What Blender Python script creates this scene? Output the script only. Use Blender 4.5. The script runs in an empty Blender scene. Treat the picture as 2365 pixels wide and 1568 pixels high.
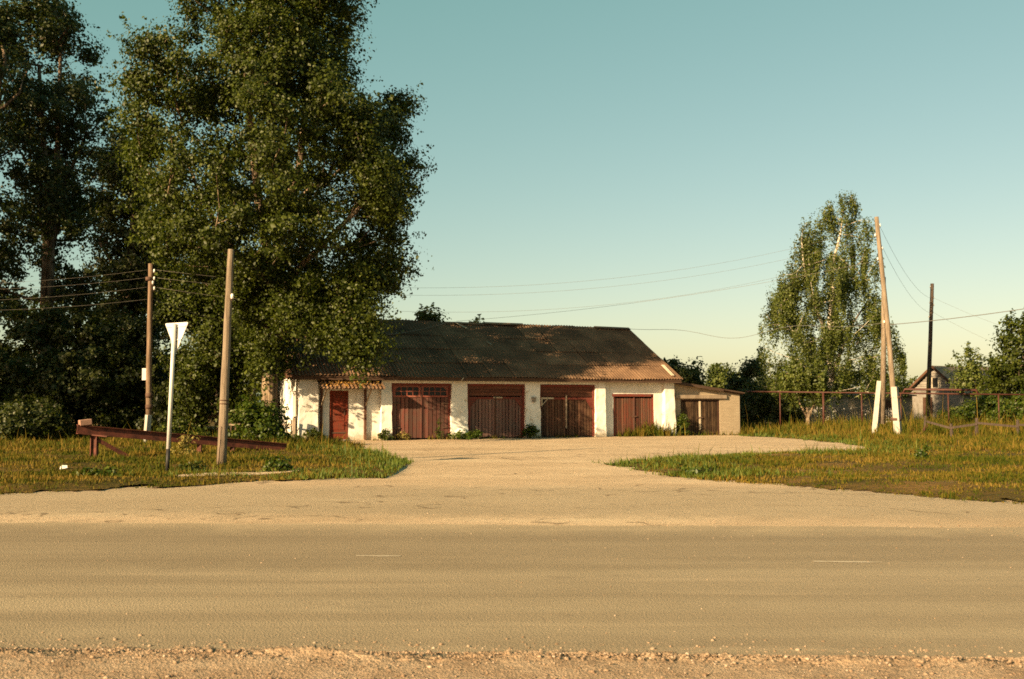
import bpy, bmesh, math, random
import numpy as np
from mathutils import Vector, Matrix, noise as mnoise

sc = bpy.context.scene
COL = sc.collection
R = math.radians
rng = np.random.default_rng(7)
random.seed(7)

# ------------------------------------------------------------------ camera
CAM_H, FPX, CU, CV, HV = 1.5, 2298.0, 1182.0, 784.0, 930.0
TILT = math.atan((HV - CV) / FPX)
cam_data = bpy.data.cameras.new('camera')
cam_data.lens, cam_data.sensor_width = 35.0, 36.0
cam_data.clip_start, cam_data.clip_end = 0.1, 3000.0
cam = bpy.data.objects.new('camera', cam_data)
COL.objects.link(cam)
cam.location = (0, 0, CAM_H)
cam.rotation_euler = (math.pi / 2 + TILT, 0, 0)
sc.camera = cam
cam_data.dof.use_dof = True
cam_data.dof.focus_distance = 33.0
cam_data.dof.aperture_fstop = 4.0

# ------------------------------------------------------------------ light
SUN_EL = 20.0
to_sun = Vector((-0.68, -0.73, 0)).normalized() * math.cos(R(SUN_EL)) + Vector((0, 0, math.sin(R(SUN_EL))))
world = bpy.data.worlds.new('World')
sc.world = world
world.use_nodes = True
wn = world.node_tree.nodes
wl = world.node_tree.links
bg = wn['Background']
sky = wn.new('ShaderNodeTexSky')
sky.sky_type = 'NISHITA'
sky.sun_disc = False
sky.sun_elevation = R(SUN_EL)
sky.sun_rotation = math.atan2(to_sun.x, to_sun.y) % (2 * math.pi)
sky.air_density, sky.dust_density, sky.ozone_density = 1.0, 1.1, 1.0
film = wn.new('ShaderNodeVectorMath')          # warm film balance of the whole sky
film.operation = 'MULTIPLY_ADD'
film.inputs[1].default_value = (1.0, 0.68, 0.56)
film.inputs[2].default_value = (0.08, 1.32, 0.78)
wl.new(sky.outputs[0], film.inputs[0])
wl.new(film.outputs[0], bg.inputs[0])
bg.inputs[1].default_value = 0.0485
sun_data = bpy.data.lights.new('sun', 'SUN')
sun_data.energy, sun_data.angle, sun_data.color = 5.0, R(0.55), (1.0, 0.735, 0.42)
sun = bpy.data.objects.new('sun', sun_data)
COL.objects.link(sun)
sun.location = to_sun * 60
sun.rotation_euler = to_sun.to_track_quat('Z', 'Y').to_euler()
vs = sc.view_settings
vs.view_transform, vs.look, vs.gamma, vs.use_curve_mapping = 'Standard', 'None', 1.0, False
vs.exposure = 1.65
sc.render.engine = 'CYCLES'
sc.cycles.max_bounces = 6
sc.cycles.transparent_max_bounces = 4
sc.cycles.use_denoising = False
sc.cycles.filter_width = 1.7


# ------------------------------------------------------------------ helpers
def P(u, v, Y):
    """point at depth Y seen at photo position (u, v)"""
    up, rt = CV - v, u - CU
    dy = math.cos(TILT) * FPX - math.sin(TILT) * up
    dz = math.sin(TILT) * FPX + math.cos(TILT) * up
    s = Y / dy
    return Vector((rt * s, Y, CAM_H + dz * s))


def G(u, v, z=0.0):
    up, rt = CV - v, u - CU
    dy = math.cos(TILT) * FPX - math.sin(TILT) * up
    dz = math.sin(TILT) * FPX + math.cos(TILT) * up
    s = (z - CAM_H) / dz
    return Vector((rt * s, dy * s, z))


def fast_mesh(name, V, loops, starts, smooth=False):
    me = bpy.data.meshes.new(name)
    V = np.asarray(V, dtype=np.float32)
    loops = np.asarray(loops, dtype=np.int32).ravel()
    starts = np.asarray(starts, dtype=np.int32)
    me.vertices.add(len(V))
    me.vertices.foreach_set('co', V.ravel())
    me.loops.add(len(loops))
    me.loops.foreach_set('vertex_index', loops)
    me.polygons.add(len(starts))
    me.polygons.foreach_set('loop_start', starts)
    if smooth:
        me.polygons.foreach_set('use_smooth', np.ones(len(starts), dtype=bool))
    me.update(calc_edges=True)
    me.validate()
    return me


def obj(name, me, mt=None, parent=None, loc=None, rot=None, scale=None, label=None, cat=None, group=None, kind=None):
    o = bpy.data.objects.new(name, me)
    COL.objects.link(o)
    if mt is not None and me is not None and len(me.materials) == 0:
        me.materials.append(mt)
    if parent is not None:
        o.parent = parent
    if loc is not None:
        o.location = loc
    if rot is not None:
        o.rotation_euler = rot
    if scale is not None:
        o.scale = scale
    if label:
        o['label'] = label
    if cat:
        o['category'] = cat
    if group:
        o['group'] = group
    if kind:
        o['kind'] = kind
    return o


def thing(name, label, cat, loc=(0, 0, 0), rz=0.0, group=None):
    o = bpy.data.objects.new(name, None)
    COL.objects.link(o)
    o.empty_display_size = 0.2
    o.location = loc
    o.rotation_euler = (0, 0, rz)
    o['label'] = label
    o['category'] = cat
    if group:
        o['group'] = group
    return o


class MB:
    """collects simple solids into one mesh"""

    def __init__(self):
        self.v, self.f = [], []

    def add(self, V, F):
        n = len(self.v)
        self.v += [tuple(p) for p in V]
        self.f += [tuple(i + n for i in f) for f in F]
        return self

    def box(self, x0, x1, y0, y1, z0, z1, M=None):
        V = [Vector(p) for p in ((x0, y0, z0), (x1, y0, z0), (x1, y1, z0), (x0, y1, z0),
                                 (x0, y0, z1), (x1, y0, z1), (x1, y1, z1), (x0, y1, z1))]
        if M:
            V = [M @ p for p in V]
        return self.add(V, [(0, 3, 2, 1), (4, 5, 6, 7), (0, 1, 5, 4), (1, 2, 6, 5), (2, 3, 7, 6), (3, 0, 4, 7)])

    def bar(self, a, b, w, h, up=(0, 0, 1)):
        a, b = Vector(a), Vector(b)
        d = (b - a).normalized()
        s = d.cross(Vector(up))
        if s.length < 1e-4:
            s = d.cross(Vector((1, 0, 0)))
        s.normalize()
        t = s.cross(d).normalized()
        V = []
        for p in (a, b):
            for i, j in ((-1, -1), (1, -1), (1, 1), (-1, 1)):
                V.append(p + s * (i * w / 2) + t * (j * h / 2))
        return self.add(V, [(0, 1, 2, 3), (7, 6, 5, 4), (0, 4, 5, 1), (1, 5, 6, 2), (2, 6, 7, 3), (3, 7, 4, 0)])

    def tube(self, pts, rad, n=8, caps=True):
        pts = [Vector(p) for p in pts]
        if not hasattr(rad, '__len__'):
            rad = [rad] * len(pts)
        base = len(self.v)
        ref = Vector((0.31, 0.17, 0.93))
        d0 = (pts[1] - pts[0]).normalized()
        if abs(d0.dot(ref)) > 0.9:
            ref = Vector((1, 0.1, 0))
        V, F = [], []
        for i, p in enumerate(pts):
            d = (pts[min(i + 1, len(pts) - 1)] - pts[max(i - 1, 0)]).normalized()
            s = (ref - d * ref.dot(d)).normalized()
            t = d.cross(s)
            ref = s
            for k in range(n):
                a = 2 * math.pi * k / n
                V.append(p + (s * math.cos(a) + t * math.sin(a)) * rad[i])
        for i in range(len(pts) - 1):
            for k in range(n):
                a, b = i * n + k, i * n + (k + 1) % n
                F.append((a, b, b + n, a + n))
        if caps:
            F.append(tuple(reversed(range(n))))
            F.append(tuple(range((len(pts) - 1) * n, len(pts) * n)))
        return self.add(V, F)

    def prism(self, poly, y0, y1):
        """polygon in xz extruded along y"""
        n = len(poly)
        V = [(x, y0, z) for x, z in poly] + [(x, y1, z) for x, z in poly]
        F = [tuple(range(n)), tuple(reversed(range(n, 2 * n)))]
        F += [(i, n + i, n + (i + 1) % n, (i + 1) % n) for i in range(n)]
        return self.add(V, F)

    def build(self, name, mt, parent=None, smooth=False, bevel=0.0, **kw):
        me = bpy.data.meshes.new(name)
        me.from_pydata(self.v, [], self.f)
        bm = bmesh.new()
        bm.from_mesh(me)
        bmesh.ops.recalc_face_normals(bm, faces=bm.faces)
        if bevel:
            bmesh.ops.bevel(bm, geom=list(bm.edges), offset=bevel, segments=1, affect='EDGES')
        bm.to_mesh(me)
        bm.free()
        if smooth:
            for p in me.polygons:
                p.use_smooth = True
        return obj(name, me, mt, parent, **kw)


def nz(x, y, z=0.0, s=1.0):
    return mnoise.noise(Vector((x * s, y * s, z * s)))


# ------------------------------------------------------------------ materials
class NT:
    def __init__(self, name):
        self.m = bpy.data.materials.new(name)
        self.m.use_nodes = True
        self.nt = self.m.node_tree
        self.b = self.nt.nodes['Principled BSDF']
        self.out = self.nt.nodes['Material Output']
        self._tc = None

    def n(self, t, ins=None, **props):
        nd = self.nt.nodes.new('ShaderNode' + t)
        for k, v in props.items():
            setattr(nd, k, v)
        for k, v in (ins or {}).items():
            self.put(nd.inputs[k], v)
        return nd

    def put(self, sock, v):
        if isinstance(v, bpy.types.NodeSocket):
            self.nt.links.new(v, sock)
        elif isinstance(v, tuple) and len(v) == 3 and sock.type == 'RGBA':
            sock.default_value = (*v, 1)
        else:
            sock.default_value = v

    def coord(self, kind='Object'):
        if self._tc is None:
            self._tc = self.n('TexCoord')
        return self._tc.outputs[kind]

    def world(self):
        return self.n('NewGeometry').outputs['Position']

    def map(self, vec, scale=(1, 1, 1), loc=(0, 0, 0), rot=(0, 0, 0)):
        return self.n('Mapping', {'Vector': vec, 'Scale': scale, 'Location': loc, 'Rotation': rot}).outputs[0]

    def noise(self, vec, scale, detail=4.0, rough=0.55, dist=0.0):
        return self.n('TexNoise', {'Vector': vec, 'Scale': scale, 'Detail': detail, 'Roughness': rough, 'Distortion': dist}).outputs[0]

    def ramp(self, fac, stops, interp='LINEAR'):
        nd = self.n('ValToRGB', {'Fac': fac})
        cr = nd.color_ramp
        cr.interpolation = interp
        while len(cr.elements) < len(stops):
            cr.elements.new(0.5)
        for e, (p, c) in zip(cr.elements, stops):
            e.position = p
            if not isinstance(c, tuple):
                c = (c, c, c)
            e.color = (*c, 1)
        return nd.outputs[0]

    def mix(self, fac, a, b, mode='MIX'):
        nd = self.n('Mix', data_type='RGBA', blend_type=mode)
        self.put(nd.inputs[0], fac)
        self.put(nd.inputs[6], a)
        self.put(nd.inputs[7], b)
        return nd.outputs[2]

    def math(self, op, a, b=0.0, clamp=False):
        nd = self.n('Math', operation=op, use_clamp=clamp)
        self.put(nd.inputs[0], a)
        self.put(nd.inputs[1], b)
        return nd.outputs[0]

    def bump(self, h, strength=0.5, dist=0.02):
        return self.n('Bump', {'Height': h, 'Strength': strength, 'Distance': dist}).outputs[0]

    def done(self, color, rough=0.85, normal=None, spec=0.3, metal=0.0):
        self.put(self.b.inputs['Base Color'], color)
        self.put(self.b.inputs['Roughness'], rough)
        self.put(self.b.inputs['Specular IOR Level'], spec)
        self.put(self.b.inputs['Metallic'], metal)
        if normal is not None:
            self.put(self.b.inputs['Normal'], normal)
        return self.m


def m_plaster(name, c0, c1, chip):
    t = NT(name)
    w = t.world()
    n1 = t.noise(w, 1.3, 5, 0.6)
    n2 = t.noise(w, 7.0, 5, 0.65)
    streak = t.noise(t.map(w, (6, 6, 0.7)), 1.0, 4, 0.6)
    col = t.mix(t.ramp(n1, [(0.35, 0.0), (0.7, 1.0)]), c0, c1)
    col = t.mix(t.ramp(streak, [(0.54, 0.0), (0.72, 0.5)]), col, (0.40, 0.345, 0.26))
    sep = t.n('SeparateXYZ', {'Vector': w})
    low = t.math('MULTIPLY_ADD', sep.outputs[2], -1.3)
    low.node.inputs[2].default_value = 0.62
    lo = t.math('ADD', low, n2)
    col = t.mix(t.ramp(lo, [(0.72, 0.0), (1.05, 0.75)]), col, (0.34, 0.27, 0.17))
    pn = t.noise(w, 2.6, 6, 0.7)
    col = t.mix(t.ramp(pn, [(0.635, 0.0), (0.66, 0.9)]), col, chip)
    h = t.math('ADD', t.noise(w, 11, 6, 0.7), t.math('MULTIPLY', t.noise(w, 70, 3), 0.35))
    return t.done(col, 0.92, t.bump(h, 0.35, 0.012), 0.1)


def m_wood(name, paint, bare, wear=0.5, axis='Z', spread=0.5):
    t = NT(name)
    oc = t.coord('Object')
    rnd = t.n('ObjectInfo').outputs['Random']
    off = t.n('CombineXYZ', {0: t.math('MULTIPLY', rnd, 37.0), 1: t.math('MULTIPLY', rnd, 11.0), 2: 0.0}).outputs[0]
    vec = t.n('VectorMath', {0: t.world(), 1: off}, operation='ADD').outputs[0]
    sc_ = {'Z': (26, 26, 1.6), 'X': (1.6, 1.6, 26)}[axis]
    g = t.noise(t.map(vec, sc_), 1.0, 6, 0.65, 0.6)
    n = t.noise(vec, 3.0, 5, 0.6)
    f = t.math('MULTIPLY_ADD', g, 0.55)
    t.put(f.node.inputs[2], t.math('MULTIPLY', n, 0.45))
    f2 = t.ramp(f, [(wear - 0.10, 1.0), (wear + 0.10, 0.0)])
    col = t.mix(f2, paint, bare)
    br = t.math('MULTIPLY_ADD', rnd, spread)
    br.node.inputs[2].default_value = 1.0 - spread / 2
    col = t.mix(1.0, col, t.n('CombineColor', {0: br, 1: br, 2: br}).outputs[0], 'MULTIPLY')
    return t.done(col, 0.8, t.bump(g, 0.6, 0.012), 0.2)


def m_sheet():
    t = NT('weathered_asbestos_cement')
    w = t.world()
    rnd = t.n('ObjectInfo').outputs['Random']
    n1 = t.noise(w, 0.9, 6, 0.65)
    n2 = t.noise(w, 14, 5, 0.7)
    col = t.ramp(n1, [(0.3, (0.072, 0.042, 0.025)), (0.5, (0.130, 0.075, 0.042)), (0.72, (0.195, 0.120, 0.070))])
    col = t.mix(t.ramp(n2, [(0.55, 0.0), (0.68, 0.6)]), col, (0.050, 0.034, 0.020))
    br = t.math('MULTIPLY_ADD', rnd, 0.45)
    br.node.inputs[2].default_value = 0.75
    col = t.mix(1.0, col, t.n('CombineColor', {0: br, 1: br, 2: br}).outputs[0], 'MULTIPLY')
    return t.done(col, 0.9, t.bump(n2, 0.5, 0.01), 0.2)


def m_bark(name, c0, c1, scale=(9, 9, 1.4), d=0.05):
    t = NT(name)
    w = t.world()
    g = t.noise(t.map(w, scale), 1.0, 6, 0.65, 0.4)
    col = t.mix(t.ramp(g, [(0.38, 0.0), (0.62, 1.0)]), c0, c1)
    ck = t.noise(t.map(w, (scale[0] * 1.7, scale[1] * 1.7, scale[2] * .45)), 1.0, 5, 0.6, 0.8)
    col = t.mix(t.ramp(ck, [(0.60, 0.0), (0.66, 0.85)]), col, tuple(x * .25 for x in c0))
    return t.done(col, 0.95, t.bump(t.math('SUBTRACT', g, ck), 1.0, d), 0.1)


def m_leaf(name, c0, c1, c2, rough=0.42, spec=0.45, trans=0.3):
    t = NT(name)
    rnd = t.n('NewGeometry').outputs['Random Per Island']
    n = t.noise(t.world(), 0.45, 3)
    col = t.ramp(rnd, [(0.0, c0), (0.55, c1), (1.0, c2)])
    hs = t.n('HueSaturation', {'Color': col, 'Value': t.math('MULTIPLY_ADD', n, 0.9)})
    hs.inputs['Value'].links[0].from_node.inputs[2].default_value = 0.55
    col = hs.outputs[0]
    t.done(col, rough, None, spec)
    tr = t.n('BsdfTranslucent', {'Color': t.mix(1.0, col, (1.5, 1.7, 0.6), 'MULTIPLY')})
    mx = t.n('MixShader', {0: trans, 1: t.b.outputs[0], 2: tr.outputs[0]})
    t.nt.links.new(mx.outputs[0], t.out.inputs['Surface'])
    return t.m


def m_plain(name, c, rough=0.6, spec=0.4, metal=0.0, var=0.25, scale=8.0, bump=0.2, c2=None):
    t = NT(name)
    n = t.noise(t.world(), scale, 5, 0.65)
    c2 = c2 or tuple(x * (1 - var * 1.6) for x in c)
    col = t.mix(t.ramp(n, [(0.3, 0.0), (0.7, 1.0)]), c, c2)
    return t.done(col, rough, t.bump(n, bump, 0.01), spec, metal)


WHITE = m_plaster('whitewashed_plaster', (0.66, 0.645, 0.59), (0.56, 0.535, 0.46), (0.33, 0.26, 0.185))
RED1 = m_wood('faded_red_gate_paint', (0.120, 0.036, 0.026), (0.095, 0.054, 0.039), 0.52, spread=0.75)
RED2 = m_wood('greyed_maroon_boards', (0.150, 0.068, 0.054), (0.14, 0.090, 0.070), 0.52)
REDX = m_wood('red_gate_trim', (0.135, 0.026, 0.017), (0.095, 0.042, 0.028), 0.46, spread=0.3)
BRN3 = m_wood('dark_brown_boards', (0.060, 0.026, 0.015), (0.105, 0.060, 0.034), 0.45, spread=0.9)
BRN3H = m_wood('dark_transom_boards', (0.085, 0.030, 0.017), (0.105, 0.045, 0.026), 0.45, axis='X')
RED4 = m_wood('orange_red_boards', (0.125, 0.032, 0.018), (0.080, 0.044, 0.027), 0.53, spread=0.9)
SHEDW = m_wood('brown_weathered_boards', (0.032, 0.017, 0.009), (0.092, 0.056, 0.030), 0.46, spread=0.9)
DOORR = m_wood('red_door_paint', (0.150, 0.024, 0.010), (0.095, 0.034, 0.019), 0.46, spread=0.1)
GREYW = m_wood('grey_weathered_timber', (0.30, 0.235, 0.165), (0.18, 0.13, 0.09), 0.48)
PALEW = m_wood('pale_timber', (0.48, 0.40, 0.29), (0.34, 0.26, 0.17), 0.44)
FASC = m_wood('dark_fascia_timber', (0.052, 0.028, 0.017), (0.080, 0.050, 0.032), 0.48, axis='X')
REDG = m_wood('worn_red_glazing_paint', (0.23, 0.062, 0.042), (0.17, 0.085, 0.06), 0.46)
SHEET = m_sheet()
GLASS = m_plain('dark_window_glass', (0.012, 0.010, 0.009), 0.35, 0.25, var=0.2, bump=0.02)
IRON = m_plain('rusty_iron', (0.10, 0.055, 0.035), 0.8, 0.3, 0.1)
RUST = m_plain('red_oxide_steel', (0.150, 0.043, 0.024), 0.75, 0.3, 0.0, 0.5, 5.0, 0.4)
PIPEM = m_plain('red_brown_pipe_paint', (0.070, 0.022, 0.013), 0.6, 0.3, 0.0, 0.3, 5.0, 0.2)
WPAINT = m_plain('white_sign_paint', (0.52, 0.505, 0.47), 0.5, 0.3, var=0.14, bump=0.05)
BPAINT = m_plain('black_post_paint', (0.02, 0.018, 0.017), 0.6, 0.3, bump=0.1)
REDSIGN = m_plain('red_sign_border', (0.55, 0.03, 0.025), 0.4, 0.4, bump=0.02)
CONC = m_plain('whitewashed_concrete', (0.37, 0.35, 0.30), 0.9, 0.2, var=0.2, scale=9, bump=0.4)
CONCG = m_plain('grey_concrete', (0.30, 0.26, 0.21), 0.9, 0.2, var=0.25, scale=9, bump=0.5)
WIREM = m_plain('aluminium_wire', (0.16, 0.14, 0.115), 0.6, 0.3, 0.0, 0.1, bump=0.0)
CABLE = m_plain('black_cable', (0.10, 0.095, 0.085), 0.6, 0.3, 0.0, 0.1, bump=0.0)
PORC = m_plain('porcelain', (0.75, 0.72, 0.66), 0.25, 0.5, bump=0.0)
POLEW = m_bark('silvered_pole_wood', (0.12, 0.090, 0.062), (0.245, 0.195, 0.140), (30, 30, 1.2), 0.02)
POLEB = m_bark('brown_pole_wood', (0.105, 0.068, 0.043), (0.215, 0.150, 0.100), (30, 30, 1.2), 0.02)
POLED = m_bark('dark_pole_wood', (0.045, 0.034, 0.027), (0.075, 0.055, 0.042), (30, 30, 1.2), 0.02)
BARK = m_bark('poplar_bark', (0.085, 0.058, 0.037), (0.27, 0.20, 0.13), (7, 7, 1.1), 0.08)
BARKD = m_bark('dark_bark', (0.07, 0.05, 0.035), (0.20, 0.145, 0.10), (7, 7, 1.1), 0.06)
LEAF = m_leaf('poplar_leaves', (0.017, 0.026, 0.002), (0.033, 0.044, 0.003), (0.060, 0.072, 0.007), 0.50, 0.22, 0.25)
LEAFD = m_leaf('dark_leaves', (0.020, 0.029, 0.006), (0.034, 0.043, 0.008), (0.060, 0.066, 0.013), 0.5, 0.3)
LEAFB = m_leaf('birch_leaves', (0.040, 0.056, 0.009), (0.066, 0.084, 0.013), (0.105, 0.115, 0.022), 0.5, 0.3)
LEAFG = m_leaf('bright_bush_leaves', (0.024, 0.044, 0.003), (0.040, 0.062, 0.005), (0.072, 0.088, 0.009), 0.45, 0.25)
LEAFY = m_leaf('dry_weed_leaves', (0.10, 0.095, 0.022), (0.19, 0.15, 0.040), (0.30, 0.22, 0.075), 0.7, 0.2)
LITTER = m_leaf('fallen_leaves', (0.16, 0.075, 0.015), (0.30, 0.16, 0.035), (0.42, 0.25, 0.06), 0.8, 0.1, 0.1)
t = NT('birch_bark')
w_ = t.world()
g_ = t.noise(t.map(w_, (3.0, 3.0, 9.0)), 1.0, 4, 0.6)
BIRCHB = t.done(t.mix(t.ramp(g_, [(0.56, 0.0), (0.64, 1.0)]), (0.44, 0.38, 0.30), (0.05, 0.04, 0.03)), 0.8, t.bump(g_, 0.3, 0.02), 0.2)

t = NT('sand_lime_brick')
w_ = t.coord('Object')
bv = t.n('CombineXYZ', {0: t.math('ADD', t.n('SeparateXYZ', {0: w_}).outputs[0], t.n('SeparateXYZ', {0: w_}).outputs[1]),
                        1: t.n('SeparateXYZ', {0: w_}).outputs[2], 2: 0.0}).outputs[0]
bt = t.n('TexBrick', {'Vector': bv, 'Color1': (0.36, 0.285, 0.19), 'Color2': (0.31, 0.24, 0.158), 'Mortar': (0.26, 0.21, 0.145),
                      'Scale': 1.0, 'Mortar Size': 0.008, 'Brick Width': 0.26, 'Row Height': 0.077, 'Bias': 0.0})
n_ = t.noise(t.world(), 2.0, 5, 0.6)
c_ = t.mix(t.ramp(n_, [(0.45, 0.0), (0.75, 0.5)]), bt.outputs[0], (0.24, 0.185, 0.118))
BRICK = t.done(c_, 0.92, t.bump(t.math('ADD', t.math('MULTIPLY', bt.outputs[1], -0.6), t.noise(t.world(), 30, 4)), 0.5, 0.012), 0.15)

# ground stuffs
t = NT('worn_asphalt')
w_ = t.world()
big = t.noise(t.map(w_, (0.12, 0.9, 1)), 1.0, 5, 0.6)
mid = t.noise(w_, 1.1, 6, 0.6)
fine = t.noise(w_, 60.0, 3, 0.7)
vor = t.n('TexVoronoi', {'Vector': w_, 'Scale': 75.0})
col = t.ramp(big, [(0.30, (0.210, 0.158, 0.096)), (0.52, (0.258, 0.197, 0.122)), (0.72, (0.300, 0.231, 0.146))])
col = t.mix(t.ramp(mid, [(0.5, 0.0), (0.72, 0.45)]), col, (0.330, 0.254, 0.158))
col = t.mix(t.ramp(fine, [(0.56, 0.0), (0.70, 0.55)]), col, (0.34, 0.275, 0.19))
col = t.mix(t.ramp(fine, [(0.30, 0.55), (0.43, 0.0)]), col, (0.085, 0.064, 0.042))
spot = t.n('TexVoronoi', {'Vector': t.map(w_, (0.9, 1.3, 1.0)), 'Scale': 1.0, 'Randomness': 1.0})
col = t.mix(t.ramp(spot.outputs['Distance'], [(0.006, 0.7), (0.016, 0.0)]), col, (0.06, 0.045, 0.032))
trk = t.noise(t.map(w_, (0.035, 2.2, 1)), 1.0, 4, 0.55)
col = t.mix(t.ramp(trk, [(0.42, 0.0), (0.66, 0.55)]), col, (0.175, 0.128, 0.076))
col = t.mix(t.ramp(t.noise(t.map(w_, (0.12, 1.1, 1)), 2.3, 4, 0.5), [(0.58, 0.0), (0.75, 0.45)]), col, (0.36, 0.27, 0.17))
sep_ = t.n('SeparateXYZ', {'Vector': w_})
yy = t.math('ADD', sep_.outputs[1], t.math('MULTIPLY', sep_.outputs[0], 0.04))
pt_ = t.noise(t.map(w_, (0.5, 0.9, 1)), 1.0, 5, 0.7)
col = t.mix(t.ramp(pt_, [(0.62, 0.0), (0.70, 0.35)]), col, (0.13, 0.098, 0.062))
lane = t.math('ADD', yy, t.math('MULTIPLY', trk, 1.2))
lane = t.math('MULTIPLY_ADD', lane, 0.25)
lane.node.inputs[2].default_value = -2.2
col = t.mix(t.ramp(lane, [(0.25, 0.0), (0.5, 0.5), (0.8, 0.5), (0.95, 0.1)]), col, (0.185, 0.136, 0.082))
edge = t.math('ADD', yy, t.math('MULTIPLY', t.math('SUBTRACT', mid, 0.5), 1.6))
sand = t.ramp(t.math('MULTIPLY_ADD', edge, 0.5), [(0.0, 0.0), (1.0, 1.0)])
sand.node.inputs[0].links[0].from_node.inputs[2].default_value = -5.75
col = t.mix(t.math('MULTIPLY', sand, 0.8), col, (0.43, 0.32, 0.195))
ck = t.n('TexVoronoi', {'Vector': t.n('VectorMath', {0: t.map(w_, (0.16, 0.55, 1)), 1: t.n('TexNoise', {'Vector': w_, 'Scale': 1.2}).outputs['Color']}, operation='ADD').outputs[0],
                       'Scale': 1.0}, feature='DISTANCE_TO_EDGE')
col = t.mix(t.math('MULTIPLY', t.ramp(ck.outputs['Distance'], [(0.002, 0.45), (0.006, 0.0)]), t.ramp(mid, [(0.58, 0.0), (0.66, 1.0)])), col, (0.09, 0.065, 0.045))
h_ = t.math('ADD', t.math('MULTIPLY', vor.outputs['Distance'], 0.5), fine)
ASPH = t.done(col, 0.88, t.bump(h_, 0.75, 0.010), 0.25)

t = NT('dusty_driveway')
w_ = t.world()
big = t.noise(t.map(w_, (0.25, 0.6, 1)), 1.0, 5, 0.6)
mid = t.noise(w_, 2.0, 6, 0.65)
fine = t.noise(w_, 38.0, 4, 0.75)
sep_ = t.n('SeparateXYZ', {'Vector': w_})
yy = t.math('ADD', sep_.outputs[1], t.math('MULTIPLY', sep_.outputs[0], 0.04))
col = t.ramp(big, [(0.32, (0.36, 0.255, 0.155)), (0.55, (0.45, 0.325, 0.205)), (0.72, (0.50, 0.38, 0.245))])
asp = t.math('MULTIPLY', t.ramp(t.math('MULTIPLY_ADD', t.math('ADD', yy, t.math('MULTIPLY', mid, 1.5)), 0.1), [(0.36, 0.0), (0.45, 1.0)]),
             t.ramp(t.math('MULTIPLY_ADD', t.math('ADD', yy, t.math('MULTIPLY', mid, 2.5)), 0.1), [(0.86, 1.0), (1.0, 0.0)]))
for nd in t.nt.nodes:
    if nd.type == 'MATH' and nd.operation == 'MULTIPLY_ADD':
        nd.inputs[2].default_value = -1.0
col = t.mix(t.math('MULTIPLY', asp, 0.75), col, t.mix(big, (0.245, 0.190, 0.120), (0.33, 0.255, 0.165)))
col = t.mix(t.ramp(mid, [(0.5, 0.0), (0.68, 0.35)]), col, (0.30, 0.215, 0.125))
col = t.mix(t.ramp(fine, [(0.58, 0.0), (0.72, 0.5)]), col, (0.46, 0.36, 0.25))
col = t.mix(t.ramp(fine, [(0.28, 0.6), (0.42, 0.0)]), col, (0.12, 0.085, 0.05))
ck = t.n('TexVoronoi', {'Vector': t.n('VectorMath', {0: t.map(w_, (0.10, 0.30, 1)), 1: t.n('TexNoise', {'Vector': w_, 'Scale': 0.8}).outputs['Color']}, operation='ADD').outputs[0],
                       'Scale': 1.0}, feature='DISTANCE_TO_EDGE')
col = t.mix(t.math('MULTIPLY', t.ramp(ck.outputs['Distance'], [(0.006, 0.75), (0.015, 0.0)]), t.ramp(mid, [(0.47, 0.0), (0.56, 1.0)])), col, (0.10, 0.066, 0.038))
DRIVE = t.done(col, 0.92, t.bump(t.math('ADD', fine, t.math('MULTIPLY', mid, 0.7)), 0.8, 0.02), 0.15)

t = NT('pink_gravel')
w_ = t.world()
n1 = t.noise(w_, 3.0, 6, 0.65)
vor = t.n('TexVoronoi', {'Vector': w_, 'Scale': 60.0})
fine = t.noise(w_, 110.0, 3, 0.7)
col = t.ramp(n1, [(0.3, (0.225, 0.150, 0.090)), (0.5, (0.315, 0.218, 0.136)), (0.7, (0.375, 0.272, 0.178))])
col = t.mix(t.ramp(fine, [(0.55, 0.0), (0.7, 0.5)]), col, (0.40, 0.295, 0.21))
col = t.mix(t.ramp(fine, [(0.30, 0.5), (0.44, 0.0)]), col, (0.14, 0.085, 0.052))
GRAV = t.done(col, 0.93, t.bump(t.math('ADD', vor.outputs['Distance'], fine), 0.8, 0.012), 0.15)
t = NT('gravel_stone')
rp = t.n('NewGeometry').outputs['Random Per Island']
n1 = t.noise(t.world(), 60.0, 4, 0.6)
col = t.ramp(rp, [(0.0, (0.15, 0.098, 0.058)), (0.5, (0.25, 0.172, 0.108)), (0.85, (0.33, 0.242, 0.165)), (1.0, (0.43, 0.335, 0.25))])
col = t.mix(t.ramp(n1, [(0.4, 0.0), (0.7, 0.5)]), col, (0.22, 0.14, 0.09))
STONE = t.done(col, 0.9, t.bump(n1, 0.6, 0.008), 0.2)


def m_turf():
    t = NT('dry_turf')
    w = t.world()
    n1 = t.noise(t.map(w, (0.35, 0.7, 1)), 1.0, 6, 0.65)
    n2 = t.noise(w, 9.0, 5, 0.7)
    col = t.ramp(n1, [(0.30, (0.030, 0.030, 0.005)), (0.45, (0.072, 0.048, 0.010)), (0.60, (0.140, 0.080, 0.022)), (0.74, (0.225, 0.140, 0.060))])
    col = t.mix(t.ramp(n2, [(0.5, 0.0), (0.7, 0.6)]), col, (0.034, 0.025, 0.010))
    return t.done(col, 0.95, t.bump(n2, 1.0, 0.06), 0.1)


TURF = m_turf()


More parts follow.
